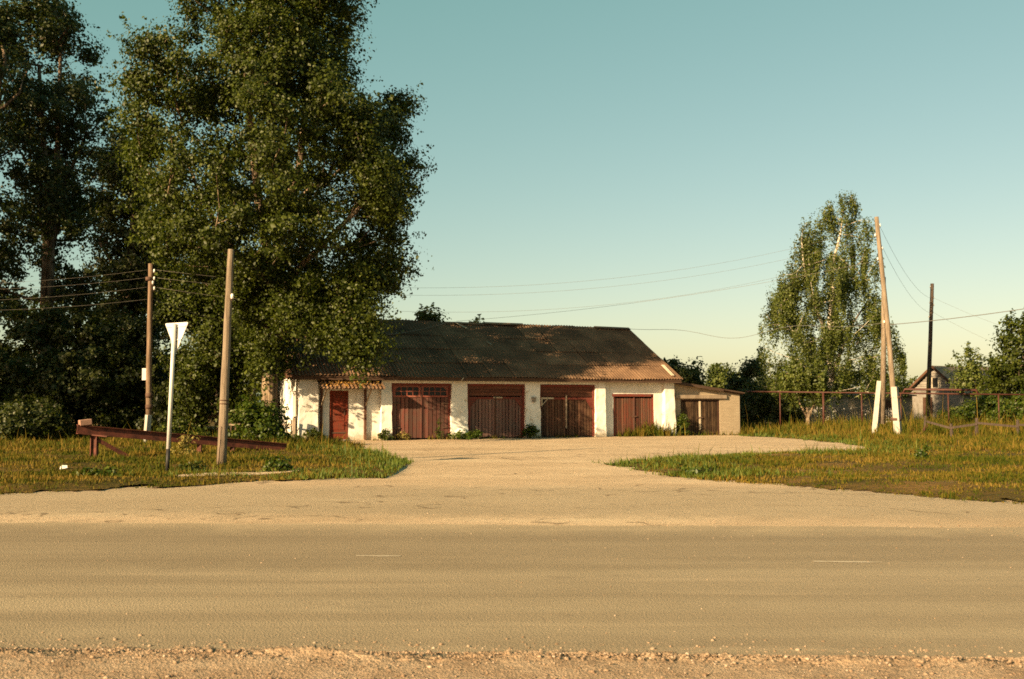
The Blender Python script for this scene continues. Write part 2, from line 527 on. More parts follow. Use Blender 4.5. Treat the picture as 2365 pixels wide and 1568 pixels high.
def m_grass():
    t = NT('mixed_green_and_straw_grass')
    w = t.world()
    rnd = t.n('NewGeometry').outputs['Random Per Island']
    n1 = t.ramp(t.noise(t.map(w, (0.30, 0.6, 0.0)), 1.0, 6, 0.65), [(0.3, 0.22), (0.7, 0.78)])
    n2 = t.noise(t.map(w, (1, 1, 0.0)), 1.9, 3, 0.6)
    f = t.math('ADD', t.math('MULTIPLY', n1, 0.85), t.math('MULTIPLY', n2, 0.35))
    f = t.math('ADD', f, t.math('MULTIPLY', t.math('SUBTRACT', rnd, 0.5), 0.28))
    col = t.ramp(f, [(0.42, (0.032, 0.048, 0.004)), (0.56, (0.066, 0.068, 0.006)), (0.68, (0.120, 0.086, 0.011)), (0.84, (0.20, 0.128, 0.028))])
    t.done(col, 0.7, None, 0.08)
    tr = t.n('BsdfTranslucent', {'Color': col})
    mx = t.n('MixShader', {0: 0.3, 1: t.b.outputs[0], 2: tr.outputs[0]})
    t.nt.links.new(mx.outputs[0], t.out.inputs['Surface'])
    return t.m


GRASS = m_grass()
GRASSG = m_leaf('fresh_green_grass', (0.040, 0.066, 0.009), (0.070, 0.100, 0.013), (0.13, 0.14, 0.022), 0.6, 0.2, 0.3)


# ------------------------------------------------------------------ ground, road, verges
def in_poly(X, Y, poly):
    X, Y = np.asarray(X), np.asarray(Y)
    ins = np.zeros(X.shape, bool)
    n = len(poly)
    for i in range(n):
        x0, y0 = poly[i]
        x1, y1 = poly[(i + 1) % n]
        c = ((y0 > Y) != (y1 > Y))
        with np.errstate(divide='ignore', invalid='ignore'):
            xi = (x1 - x0) * (Y - y0) / (y1 - y0 + 1e-12) + x0
        ins ^= c & (X < xi)
    return ins


def edge_dist(X, Y, poly):
    d = np.full(np.shape(X), 1e9)
    n = len(poly)
    for i in range(n):
        a = np.array(poly[i])
        b = np.array(poly[(i + 1) % n])
        ab = b - a
        L = (ab ** 2).sum() + 1e-12
        s = np.clip(((X - a[0]) * ab[0] + (Y - a[1]) * ab[1]) / L, 0, 1)
        d = np.minimum(d, np.hypot(X - (a[0] + s * ab[0]), Y - (a[1] + s * ab[1])))
    return d


def wob(X, Y):
    """cheap smooth undulation"""
    return (np.sin(X * 0.9 + 1.3 * np.sin(Y * 0.5)) + np.sin(Y * 1.1 + 0.7 * np.sin(X * 0.8 + 2)) +
            0.6 * np.sin(X * 2.3 + Y * 1.7) + 0.5 * np.sin(X * 3.9 - Y * 3.1 + 1)) / 3.1


def ragged(X, Y):
    a = .16 * np.sin(X * 4.1 + 1.7 * np.sin(Y * 2.3)) + .10 * np.sin(X * 9.7 + Y * 6.1) + .06 * np.sin(X * 21.0 - Y * 13.0)
    b = .22 * np.sin(Y * 1.9 + 1.9 * np.sin(X * 2.7 + 1)) + .14 * np.sin(X * 6.3 - Y * 3.7) + .08 * np.sin(X * 17.0 + 2)
    return X + a, Y + b


def sheet(name, pts, z, mt, kind='structure'):
    V = [(x, y, z) for x, y in pts]
    me = bpy.data.meshes.new(name)
    me.from_pydata(V, [], [tuple(range(len(V)))])
    return obj(name, me, mt, kind=kind)


sheet('ground', [(-900, -200), (900, -200), (900, 1500), (-900, 1500)], -0.02, TURF)
sheet('driveway', [(-70, 11.0), (70, 11.0), (70, 17), (30, 40), (14, 52), (-16, 52), (-20, 30), (-70, 25)], -0.008, DRIVE)
YAW = -0.037
road_pts = []
for X in np.linspace(-80, 80, 161):
    road_pts.append((X, 5.2 + YAW * X))
for X in np.linspace(80, -80, 641):
    road_pts.append((X, 12.35 + YAW * X + 0.10 * nz(X, 0, 3, 0.8) + 0.05 * nz(X, 5, 3, 3.1)))
ROAD = sheet('road', road_pts, 0.0, ASPH)
t = NT('worn_line_paint')
wn_ = t.noise(t.world(), 9.0, 5, 0.7)
LINEM = t.done(t.mix(t.ramp(wn_, [(0.42, 0.0), (0.60, 0.85)]), (0.42, 0.345, 0.25), (0.26, 0.20, 0.125)), 0.8, None, 0.2)
for (u0, v0, u1, v1) in ((822, 1284, 925, 1284.5), (1878, 1297, 2036, 1299)):
    a, b = G(u0, v0), G(u1, v1)
    d = (b - a).normalized()
    s = Vector((-d.y, d.x, 0))
    V = [a - s * .035, b - s * .028, b + s * .03, a + s * .04]
    me = bpy.data.meshes.new('lane_marking')
    me.from_pydata([(p.x, p.y, 0.004) for p in V], [], [(0, 1, 2, 3)])
    obj('lane_marking', me, LINEM, ROAD)

# near gravel shoulder with a rough berm against the asphalt
gx = np.arange(-4.6, 4.6, 0.016)
gy = np.concatenate([np.arange(3.6, 5.0, 0.06), np.arange(5.0, 6.75, 0.012)])
GX, GY = np.meshgrid(gx, gy)
edge_y = 6.03 + YAW * GX
dd = edge_y - GY
rough = np.zeros_like(GX)
for fx, fy, am in ((2.1, 3.3, 1.0), (6.3, 8.7, .9), (17, 15, .8), (33, 39, .6)):
    a1, a2, a3 = rng.uniform(0, 6.28, 3)
    rough += am * np.sin(fx * GX + 1.7 * np.sin(fy * .7 * GY + a1) + a2) * np.sin(fy * GY + 1.4 * np.sin(fx * .8 * GX + a3))
rough += rng.normal(0, 0.55, GX.shape)
lowf = np.sin(1.3 * GX + 2 * np.sin(.7 * GX)) * .05 + np.sin(5.1 * GX + 1.0) * .02
dd = dd + lowf
H = -0.012 + 0.026 / (1 + np.exp(-(dd + 0.05 * rough) / 0.055)) + 0.013 * np.exp(-((dd - 0.07) / 0.08) ** 2) * (1 + 0.5 * rough)
H += 0.0030 * rough * np.clip(dd * 6 + 0.6, 0, 1)
H = np.where(dd < -0.30, -0.03, H)
ny, nx = GX.shape
V = np.stack([GX, GY, H], -1).reshape(-1, 3)
idx = np.arange(ny * nx).reshape(ny, nx)
Q = np.stack([idx[:-1, :-1], idx[:-1, 1:], idx[1:, 1:], idx[1:, :-1]], -1).reshape(-1, 4)
obj('gravel_shoulder', fast_mesh('gravel_shoulder', V, Q, np.arange(len(Q)) * 4, True), GRAV, kind='structure')
for sx in (-1, 1):
    pts = [(sx * 4.58, -30), (sx * 80, -30), (sx * 80, 6.0 + YAW * sx * 80), (sx * 4.58, 6.0 + YAW * sx * 4.58)]
    sheet('gravel_shoulder', pts, 0.012, GRAV)
sheet('gravel_shoulder', [(-4.58, -30), (4.58, -30), (4.58, 3.64), (-4.58, 3.64)], 0.010, GRAV)


def stones(name, XY, Z, S, mt, **kw):
    base = np.array([(1, 0, 0), (.3, .9, 0), (-.8, .6, 0), (-.8, -.6, 0), (.3, -.9, 0), (.5, .3, .7), (-.4, .5, .65), (-.3, -.6, .6), (.35, -.3, .75), (0, 0, -.5)], float)
    faces = np.array([(0, 1, 5), (1, 6, 5), (1, 2, 6), (2, 7, 6), (2, 3, 7), (3, 4, 7), (4, 8, 7), (4, 0, 8), (0, 5, 8), (5, 6, 8), (6, 7, 8),
                      (1, 0, 9), (2, 1, 9), (3, 2, 9), (4, 3, 9), (0, 4, 9)])
    n = len(S)
    a = rng.uniform(0, 6.28, n)
    jit = 1 + rng.normal(0, .16, (n, 10, 3))
    B = base[None] * jit * S[:, None, None] * np.stack([np.ones(n), rng.uniform(.6, 1, n), rng.uniform(.5, .95, n)], -1)[:, None, :]
    c, s = np.cos(a)[:, None], np.sin(a)[:, None]
    X = B[:, :, 0] * c - B[:, :, 1] * s + XY[:, 0:1]
    Y = B[:, :, 0] * s + B[:, :, 1] * c + XY[:, 1:2]
    Zz = B[:, :, 2] + Z[:, None]
    V = np.stack([X, Y, Zz], -1).reshape(-1, 3)
    F = (faces[None] + (np.arange(n) * 10)[:, None, None]).reshape(-1, 3)
    return obj(name, fast_mesh(name, V, F, np.arange(len(F)) * 3), mt, **kw)


n = 11000
sx = rng.uniform(-4.4, 4.4, n)
which = rng.random(n)
sd = np.where(which < 0.6, rng.normal(0.03, 0.09, n), rng.uniform(-0.02, 1.2, n))
sd = np.where(rng.random(n) < .12, -np.abs(rng.normal(0, .22, n)), sd)
sy = 6.03 + YAW * sx - sd
ss = np.clip(rng.lognormal(-5.25, 0.5, n), 0.003, 0.019)
hz = -0.012 + 0.030 / (1 + np.exp(-sd / 0.035)) + 0.016 * np.exp(-((sd - .08) / .09) ** 2)
m = sd < -0.12
hz[m] = 0.0
stones('gravel', np.stack([sx, sy], -1), hz, ss, STONE, kind='stuff', label='loose pinkish gravel stones along the near road edge')
n = 1500
yy_ = np.concatenate([rng.uniform(6.1, 12, n // 3), rng.normal(12.6, 0.5, n - n // 3)])
xx_ = rng.uniform(-1, 1, n) * yy_ * 0.62
stones('grit', np.stack([xx_, yy_ + YAW * xx_], -1), np.full(n, 0.0), np.clip(rng.lognormal(-5.3, 0.45, n), 0.003, 0.013), STONE, kind='stuff',
       label='small stones scattered over the asphalt road')

LEFT = [G(*p)[:2] for p in ((0, 1141), (120, 1136), (250, 1129), (380, 1124), (500, 1118), (620, 1109), (740, 1106), (850, 1103), (965, 1102), (1010, 1100), (1018, 1092),
                            (970, 1077), (915, 1062), (870, 1050), (835, 1038), (822, 1027), (770, 1021))]
LEFT = [tuple(p) for p in LEFT] + [(-8.2, 39.0), (-11.7, 46.8), (-12, 60), (-60, 60), (-60, 19.3), (-20, 17.2)]
RIGHT = [G(*p)[:2] for p in ((1412, 1073), (1470, 1083), (1530, 1096), (1590, 1103), (1680, 1112), (1800, 1119), (1900, 1127), (2000, 1135), (2100, 1143), (2200, 1151), (2364, 1164))]
RIGHT = [tuple(p) for p in RIGHT] + [(20, 14.0), (60, 12), (60, 85), (10.5, 85), (10.5, 49)] + \
        [tuple(G(*p)[:2]) for p in ((1722, 1007), (1790, 1009), (1880, 1017), (1960, 1025), (2020, 1034), (2036, 1041), (1990, 1046), (1900, 1048), (1780, 1050), (1660, 1052), (1560, 1058), (1470, 1067))]


def verge_h(X, Y, poly):
    e = edge_dist(X, Y, poly)
    return 0.004 + np.clip(e / 1.2, 0, 1) * (0.075 + 0.055 * wob(X, Y)) - 0.004 * (e < 0.02)


def verge(name, poly, x0, x1, y0, y1, step):
    xs, ys = np.arange(x0, x1, step), np.arange(y0, y1, step)
    X, Y = np.meshgrid(xs, ys)
    JX, JY = ragged(X + step / 2, Y + step / 2)
    ins = in_poly(JX, JY, poly)[:-1, :-1]
    Z = verge_h(X, Y, poly)
    nx = len(xs)
    idx = np.arange(X.size).reshape(X.shape)
    Q = np.stack([idx[:-1, :-1], idx[:-1, 1:], idx[1:, 1:], idx[1:, :-1]], -1)[ins]
    used, inv = np.unique(Q, return_inverse=True)
    V = np.stack([X, Y, Z], -1).reshape(-1, 3)[used]
    return obj(name, fast_mesh(name, V, inv.reshape(-1, 4), np.arange(len(Q)) * 4, True), TURF, kind='structure')


DIRT = [tuple(G(u, v)[:2]) for u, v in ((400, 1107), (470, 1103), (560, 1100), (690, 1095), (705, 1097), (610, 1103), (480, 1109), (410, 1111))]
verge('verge_left', LEFT, -34, -2.5, 16, 52, 0.11)
verge('verge_right', RIGHT, 2, 34, 12.5, 58, 0.12)


def blades(name, XY, Zb, Hh, Wd, mt, lean=0.35, **kw):
    n = len(XY)
    a = rng.uniform(0, 6.28, n)
    dx, dy = np.cos(a), np.sin(a)
    la = rng.uniform(0, 6.28, n)
    ll = np.abs(rng.normal(0, lean, n)) * Hh
    b = np.stack([XY[:, 0], XY[:, 1], Zb], -1)
    side = np.stack([dx, dy, np.zeros(n)], -1) * (Wd / 2)[:, None]
    off = np.stack([np.cos(la) * ll, np.sin(la) * ll, np.zeros(n)], -1)
    up = np.stack([np.zeros(n), np.zeros(n), Hh], -1)
    V = np.stack([b - side, b + side, b + side * .7 + up * .55 + off * .35, b - side * .7 + up * .55 + off * .35, b + up + off], 1).reshape(-1, 3)
    k = (np.arange(n) * 5)[:, None]
    loops = np.concatenate([k + np.array([[0, 1, 2, 3]]), k + np.array([[3, 2, 4]])], 1)
    st = np.stack([np.arange(n) * 7, np.arange(n) * 7 + 4], -1).ravel()
    return obj(name, fast_mesh(name, V, loops, st), mt, **kw)


def grass_field(name, poly, boxes, label, tall=None, green=False):
    XS, YS, HS, WS = [], [], [], []
    for (x0, x1, y0, y1, dens, hm) in boxes:
        nt = int((x1 - x0) * (y1 - y0) * dens)
        X, Y = rng.uniform(x0, x1, nt), rng.uniform(y0, y1, nt)
        RX, RY = ragged(X, Y)
        k = (in_poly(RX, RY, poly) | ((edge_dist(X, Y, poly) < np.abs(rng.normal(0, .22, len(X)))) & (rng.random(len(X)) < .35))) & (np.abs(X) < 0.56 * Y + 2.5) & (~in_poly(RX, RY, DIRT) | (rng.random(len(X)) < .22))
        if green:
            k &= (edge_dist(X, Y, poly) < rng.uniform(.2, 2.3, len(X))) & (Y > 19.5)
        X, Y = X[k], Y[k]
        patch = wob(X * 1.1 + 4, Y * 1.1 + 9) * .8 + .55 * wob(X * 3.3 + 1, Y * 2.9)
        keep = rng.random(len(X)) < np.clip(0.58 + 0.75 * patch, 0.05, 1)
        X, Y, patch = X[keep], Y[keep], patch[keep]
        per = 4
        X = np.repeat(X, per) + rng.normal(0, 0.045, len(X) * per)
        Y = np.repeat(Y, per) + rng.normal(0, 0.045, len(Y) * per)
        pt = np.repeat(patch, per)
        h = hm * np.clip(rng.lognormal(0, .45, len(X)), .3, 2.6) * np.clip(1 + 0.55 * pt, .35, 2)
        h = np.where(rng.random(len(X)) < .012, h * 3.0, h)
        if tall is not None:
            h = h * tall(X, Y)
        XS.append(X); YS.append(Y); HS.append(h); WS.append(0.010 + 0.00055 * Y + 0.0 * h)
    X, Y, h, w = map(np.concatenate, (XS, YS, HS, WS))
    return blades(name, np.stack([X, Y], -1), verge_h(X, Y, poly) - 0.01, h, w, GRASSG if green else GRASS, 0.45, kind='stuff', label=label)


grass_field('grass', LEFT, [(-13, -2.5, 16, 22, 210, .042), (-16, -3, 22, 30, 130, .060), (-21, -4.5, 30, 40, 60, .10), (-26, -8, 40, 50, 22, .18)],
            'dry green and straw grass on the left verge', lambda X, Y: 1 + 0.8 * np.exp(-((Y - 31) / 2) ** 2) * (X > -11) * (X < -6))
grass_field('grass', RIGHT, [(3, 13, 13, 21, 210, .040), (3, 18, 21, 29, 130, .052), (8, 24, 29, 42, 60, .10), (10, 32, 42, 58, 26, .20)],
            'green and straw grass on the right verge', lambda X, Y: 1 + 0.7 * (Y > 41) * (X > 17))


# ------------------------------------------------------------------ the garage building
TH = math.atan2(0.394, 0.919)
B0 = Vector((-6.8, 39.6, 0))


def Bw(u, n, z):
    """building coordinates to world"""
    return Vector((B0.x + u * math.cos(TH) - n * math.sin(TH), B0.y + u * math.sin(TH) + n * math.cos(TH), z))


def rough_box(V_F, x0, x1, y0, y1, z0, z1, step=0.16, amp=0.012, taper=0.0, seed=0.0):
    """a box skin with small uneven displacement, appended to (V, F)"""
    V, F = V_F
    def face(o, a, b, na, nb):
        base = len(V)
        for j in range(nb + 1):
            for i in range(na + 1):
                p = o + a * (i / na) + b * (j / nb)
                V.append(p)
        for j in range(nb):
            for i in range(na):
                k = base + j * (na + 1) + i
                F.append((k, k + 1, k + na + 2, k + na + 1))
    dx, dy, dz = Vector((x1 - x0, 0, 0)), Vector((0, y1 - y0, 0)), Vector((0, 0, z1 - z0))
    N = lambda d: max(1, int(round(d.length / step)))
    o = Vector((x0, y0, z0))
    s = len(V)
    face(o, dx, dz, N(dx), N(dz))
    face(o + dx, dy, dz, N(dy), N(dz))
    face(o + dy + dx, -dx, dz, N(dx), N(dz))
    face(o + dy, -dy, dz, N(dy), N(dz))
    face(o + dz, dx, dy, N(dx), N(dy))
    face(o + dy, dx, -dy, N(dx), N(dy))
    for i in range(s, len(V)):
        p = V[i]
        q = p * 1.6 + Vector((seed, 0, 0))
        d = Vector((mnoise.noise(q), mnoise.noise(q + Vector((9, 3, 1))), 0)) * amp * 1.6
        d += Vector((mnoise.noise(p * 5.1), mnoise.noise(p * 5.1 + Vector((4, 4, 4))), 0)) * amp * .7
        if taper:
            f = 1 - (p.z - z0) / (z1 - z0)
            d.y -= taper * f * f if p.y < (y0 + y1) / 2 else 0
            d.x += (taper * .5 * f * f) * (1 if p.x > (x0 + x1) / 2 else -1)
        V[i] = p + d


def skin(name, boxes, mt, parent, **kw):
    V, F = [], []
    for b in boxes:
        rough_box((V, F), *b[:6], **(b[6] if len(b) > 6 else {}))
    me = bpy.data.meshes.new(name)
    me.from_pydata([tuple(p) for p in V], [], F)
    bm = bmesh.new()
    bm.from_mesh(me)
    bmesh.ops.remove_doubles(bm, verts=bm.verts, dist=0.0015)
    bmesh.ops.recalc_face_normals(bm, faces=bm.faces)
    bm.to_mesh(me)
    bm.free()
    return obj(name, me, mt, parent, **kw)


GAR = thing('garage_building', 'long low whitewashed garage with dark corrugated roof and red gates', 'garage', B0, TH)
EZ = 2.50
# walls: bays sit 0.25 m behind the pier faces
skin('front_wall', [(-0.9, -0.39, .25, .55, 0, EZ), (-0.39, 0.366, .25, .55, 1.98, EZ), (0.366, 1.68, .25, .55, 0, EZ)], WHITE, GAR)
skin('front_wall', [(11.9, 12.43, .22, .55, 0, EZ), (12.43, 14.54, .22, .55, 1.90, EZ), (14.54, 15.05, .22, .55, 0, EZ)], WHITE, GAR)
skin('lintel_beam', [(2.0, 11.5, .03, .5, 2.30, EZ + .02, dict(amp=.022))], WHITE, GAR)
for (a, b, tp) in ((-1.64, -0.9, .03), (1.68, 2.1, .03), (4.67, 5.38, .06), (8.03, 8.72, .05), (11.43, 11.92, .06), (15.0, 15.5, .10)):
    skin('pier', [(a, b, 0, .55, 0, EZ - .02, dict(amp=.020, taper=tp, seed=a))], WHITE, GAR)
GY1 = 9.0
wz0, wz1 = 0.96, 1.97
skin('side_wall', [(-1.60, -1.30, .55, .62, 0, EZ), (-1.60, -1.30, .62, 1.52, 0, wz0), (-1.60, -1.30, .62, 1.52, wz1, EZ), (-1.60, -1.30, 1.52, 4.40, 0, EZ),
                   (-1.60, -1.30, 4.40, 5.35, 0, wz0), (-1.60, -1.30, 4.40, 5.35, wz1, EZ), (-1.60, -1.30, 5.35, GY1, 0, EZ)], WHITE, GAR)
skin('rear_wall', [(-1.60, 15.45, GY1, GY1 + .3, 0, EZ, dict(step=.6))], WHITE, GAR)
skin('side_wall', [(15.15, 15.45, .55, GY1, 0, EZ, dict(step=.5))], WHITE, GAR)
MB().box(-1.3, 15.15, .6, GY1, 0.0, .03).build('floor_slab', CONCG, GAR)
for (y0, y1) in ((.62, 1.52), (4.40, 5.35)):
    w = MB().box(-1.44, -1.40, y0, y1, wz0, wz1).build('window', GLASS, GAR)
    f = MB()
    for yy in (y0 + .035, (y0 + y1) / 2, y1 - .035):
        f.box(-1.49, -1.445, yy - .03, yy + .03, wz0, wz1)
    for zz in (wz0 + .03, wz0 + .66, wz1 - .03):
        f.box(-1.485, -1.446, y0, y1, zz - .025, zz + .025)
    f.build('window_frame', GREYW, w)
    MB().box(-1.68, -1.45, y0 - .06, y1 + .06, wz0 - .07, wz0 - .003).build('window_sill', WHITE, w)

# roof
RIDGE_Z, RIDGE_Y, EAVE_Y = 5.20, 4.50, -0.36
SL = math.atan2(RIDGE_Z - 2.56, RIDGE_Y - EAVE_Y)
SLEN = math.hypot(RIDGE_Z - 2.56, RIDGE_Y - EAVE_Y)
rl, rr = -1.95, 15.72
dk = MB()
dk.add([(rl + .05, EAVE_Y + .03, 2.50), (rr - .05, EAVE_Y + .03, 2.50), (rr - .05, RIDGE_Y, RIDGE_Z - .07), (rl + .05, RIDGE_Y, RIDGE_Z - .07),
        (rl + .05, EAVE_Y + .03, 2.535), (rr - .05, EAVE_Y + .03, 2.535), (rr - .05, RIDGE_Y, RIDGE_Z - .035), (rl + .05, RIDGE_Y, RIDGE_Z - .035)],
       [(0, 1, 2, 3), (7, 6, 5, 4), (0, 4, 5, 1), (1, 5, 6, 2), (2, 6, 7, 3), (3, 7, 4, 0)])
e2 = 2 * RIDGE_Y - EAVE_Y
dk.add([(rl + .05, e2 - .03, 2.50), (rr - .05, e2 - .03, 2.50), (rr - .05, RIDGE_Y, RIDGE_Z - .07), (rl + .05, RIDGE_Y, RIDGE_Z - .07),
        (rl + .05, e2 - .03, 2.535), (rr - .05, e2 - .03, 2.535), (rr - .05, RIDGE_Y, RIDGE_Z - .035), (rl + .05, RIDGE_Y, RIDGE_Z - .035)],
       [(3, 2, 1, 0), (4, 5, 6, 7), (1, 5, 4, 0), (2, 6, 5, 1), (3, 7, 6, 2), (0, 4, 7, 3)])
ROOF = dk.build('roof', FASC, GAR)


def corrugated(name, width, length, pitch=0.15, amp=0.026, th=0.008, seg=4, sag=0.0):
    nw = int(round(width / pitch * seg))
    V, F = [], []
    nl = 2
    for layer in (0, 1):
        for j in range(nl + 1):
            for i in range(nw + 1):
                x = width * (i / nw - .5)
                z = amp * math.cos(2 * math.pi * x / pitch) - layer * th
                V.append((x, length * j / nl, z))
    n1 = nw + 1
    off = n1 * (nl + 1)
    for j in range(nl):
        for i in range(nw):
            k = j * n1 + i
            F.append((k, k + 1, k + n1 + 1, k + n1))
            F.append((off + k, off + k + n1, off + k + n1 + 1, off + k + 1))
    for i in range(nw):
        F.append((i, off + i, off + i + 1, i + 1))
        k = nl * n1 + i
        F.append((k, k + 1, off + k + 1, off + k))
    for j in range(nl):
        a, b = j * n1, (j + 1) * n1
        F.append((a, b, off + b, off + a))
        a, b = a + nw, b + nw
        F.append((a, off + a, off + b, b))
    me = bpy.data.meshes.new(name)
    me.from_pydata(V, [], F)
    for p in me.polygons:
        p.use_smooth = False
    return me


sheet_me = corrugated('roof_sheet', 1.125, 1.62)
sheet_me.materials.append(SHEET)
rs = random.Random(3)
ncol = 17
cw = (rr - rl) / ncol
for side in (0, 1):
    for row in range(4):
        for c in range(ncol):
            s0 = row * (SLEN - 1.60) / 3.0 + rs.uniform(-.02, .02) - .01
            if side == 0 and row == 3 and c in (3, 4, 5, 6):
                s0 += .05
            y = EAVE_Y + s0 * math.cos(SL)
            z = 2.56 + s0 * math.sin(SL) + 0.012 * row + (c % 2) * .010 + rs.uniform(-.006, .010) + 0.02 * math.sin(c * 0.9 + row)
            x = rl + (c + .5) * cw + rs.uniform(-.015, .015)
            tw = rs.gauss(0, .006)
            if side == 0:
                obj('roof_sheet', sheet_me, None, ROOF, (x, y, z), (SL + rs.gauss(0, .004) - .006, rs.gauss(0, .004), tw), (cw * 1.06 / 1.125, 1, 1))
            else:
                obj('roof_sheet', sheet_me, None, ROOF, (x, 2 * RIDGE_Y - y, z), (SL, 0, math.pi + tw), (cw * 1.06 / 1.125, 1, 1))
for i in range(9):
    x0 = rl + (rr - rl) * i / 9
    x1 = rl + (rr - rl) * (i + 1) / 9 + (.05 if i < 8 else 0)
    zz = RIDGE_Z + .055 + .025 * math.sin(i * 1.7)
    if i in (5,):
        zz += .03
    MB().prism([(-.20, -.10), (0, 0), (.20, -.10), (.20, -.115), (0, -.016), (-.20, -.115)], 0, x1 - x0).build(
        'ridge_cap', SHEET, ROOF, loc=(x1, RIDGE_Y, zz), rot=(rs.gauss(0, .006), rs.gauss(0, .008), math.pi / 2))
MB().box(rl + .02, rr - .02, EAVE_Y + .06, EAVE_Y + .09, 2.40, 2.515).build('fascia_board', FASC, ROOF)
MB().box(rl + .05, rr - .05, EAVE_Y + .095, .30, 2.43, 2.455).build('soffit', FASC, ROOF)
# gable planks at the left and right ends
for gx0 in (-1.55, 15.35):
    x = 0
    npl = 26
    for i in range(npl):
        y0 = 0.02 + (9.0 - .04) * i / npl
        y1 = 0.02 + (9.0 - .04) * (i + 1) / npl - .012
        def hz_(y):
            return 2.50 + (RIDGE_Z - .10 - 2.70) * (1 - abs(y - RIDGE_Y) / 4.5) + .06
        me = bpy.data.meshes.new('gable_plank')
        q = [(y0, 2.502), (y1, 2.502), (y1, hz_(y1)), (y0, hz_(y0))]
        V = [(gx0, a, b) for a, b in q] + [(gx0 + .03, a, b) for a, b in q]
        me.from_pydata(V, [], [(0, 3, 2, 1), (4, 5, 6, 7), (0, 1, 5, 4), (1, 2, 6, 5), (2, 3, 7, 6), (3, 0, 4, 7)])
        obj('gable_plank', me, BRN3, GAR)
# two pale slats lying on the roof, and bare battens near the right rake
def on_roof(x, s, lift=.05):
    return (x, EAVE_Y + s * math.cos(SL) - lift * math.sin(SL), 2.56 + s * math.sin(SL) + lift * math.cos(SL))
MB().bar(on_roof(6.35, 5.45, .10), on_roof(6.75, 4.75, .11), .07, .02).build('loose_slat', PALEW, ROOF)
MB().bar(on_roof(7.25, 3.35, .10), on_roof(7.38, 3.05, .10), .10, .02).build('loose_slat', GREYW, ROOF)
MB().bar(on_roof(15.35, 1.30, .09), on_roof(15.30, .22, .09), .16, .02).build('loose_slat', PALEW, ROOF)

# gates
unit = MB().box(-.5, .5, 0, 1, 0, 1).build('plank', None)
bm = bmesh.new()
bm.from_mesh(unit.data)
plank_src = unit.data
bm.free()
bpy.data.objects.remove(unit)


def planks(parent, x0, x1, z0, z1, y, n, mt, th=.028, seed=0, skip=None, jz=.015, name='plank'):
    me = plank_src.copy()
    me.name = name
    me.materials.clear()
    me.materials.append(mt)
    r = random.Random(seed)
    w = (x1 - x0) / n
    for i in range(n):
        if skip and i in skip:
            continue
        jj = r.uniform(-.006, .006)
        obj(name, me, None, parent, (x0 + (i + .5) * w, y + jj, z0 + r.uniform(0, jz)), (0, r.gauss(0, .0025), 0),
            (w - .022 - r.random() * .014, th, z1 - z0 - r.uniform(0, jz) - jz))


def hboards(parent, x0, x1, zs, y, mt, th=.03, seed=0, name='transom_board'):
    r = random.Random(seed)
    for z0, z1 in zip(zs[:-1], zs[1:]):
        MB().box(x0, x1, y + r.uniform(-.006, .006), y + th, z0 + .006, z1 - .006).build(name, mt, parent)


# gate 1: two glazed leaves
def frame_mb(x0, x1, z1, y0, y1, w=.10, z0=0.03):
    return MB().box(x0, x0 + w, y0, y1, z0, z1).box(x1 - w, x1, y0, y1, z0, z1).box(x0 + w, x1 - w, y0, y1, z1 - w, z1)


g1 = frame_mb(2.1, 4.67, 2.30, .10, .22, .085).build('gate', REDX, GAR, label='red gate with two rows of small panes')
xm = 3.385
for (a, b) in ((2.19, xm - .006), (xm + .006, 4.58)):
    planks(g1, a, b, .05, 1.74, .16, 7, RED1, seed=int(a * 10))
    MB().box(a, b, .14, .175, 1.735, 1.80).build('leaf_rail', REDG, g1)
    MB().box(a, b, .14, .175, 2.14, 2.21).build('leaf_rail', REDG, g1)
    MB().box(a, a + .10, .14, .175, 1.802, 2.138).build('leaf_stile', REDG, g1)
    MB().box(b - .10, b, .14, .175, 1.802, 2.138).build('leaf_stile', REDG, g1)
    x0, x1 = a + .10, b - .10
    pw = (x1 - x0) / 4
    for j in range(2):
        for i in range(4):
            MB().box(x0 + i * pw + .012, x0 + (i + 1) * pw - .012, .158, .164, 1.802 + j * .168 + .008, 1.802 + (j + 1) * .168 - .008).build('pane', GLASS, g1)
    mb = MB()
    for i in range(1, 4):
        mb.box(x0 + i * pw - .017, x0 + i * pw + .017, .145, .17, 1.802, 2.138)
    mb.box(x0, x1, .147, .168, 1.802 + .152, 1.802 + .184)
    cx, sgn = (x0, 1) if a < 3 else (x1, -1)
    mb.add([(cx, .144, 2.138), (cx + sgn * .12, .144, 2.138), (cx, .144, 2.02), (cx, .172, 2.138), (cx + sgn * .12, .172, 2.138), (cx, .172, 2.02)],
           [(0, 1, 2), (5, 4, 3), (0, 3, 4, 1), (1, 4, 5, 2), (2, 5, 3, 0)])
    mb.build('glazing_bar', REDG, g1)
MB().box(xm - .03, xm + .03, .115, .139, .05, 2.2).build('cover_strip', RED1, g1)
for zz in (.45, 1.45):
    for x in (2.18, 4.30):
        MB().box(x, x + .32, .118, .136, zz, zz + .05).build('hinge', IRON, g1)

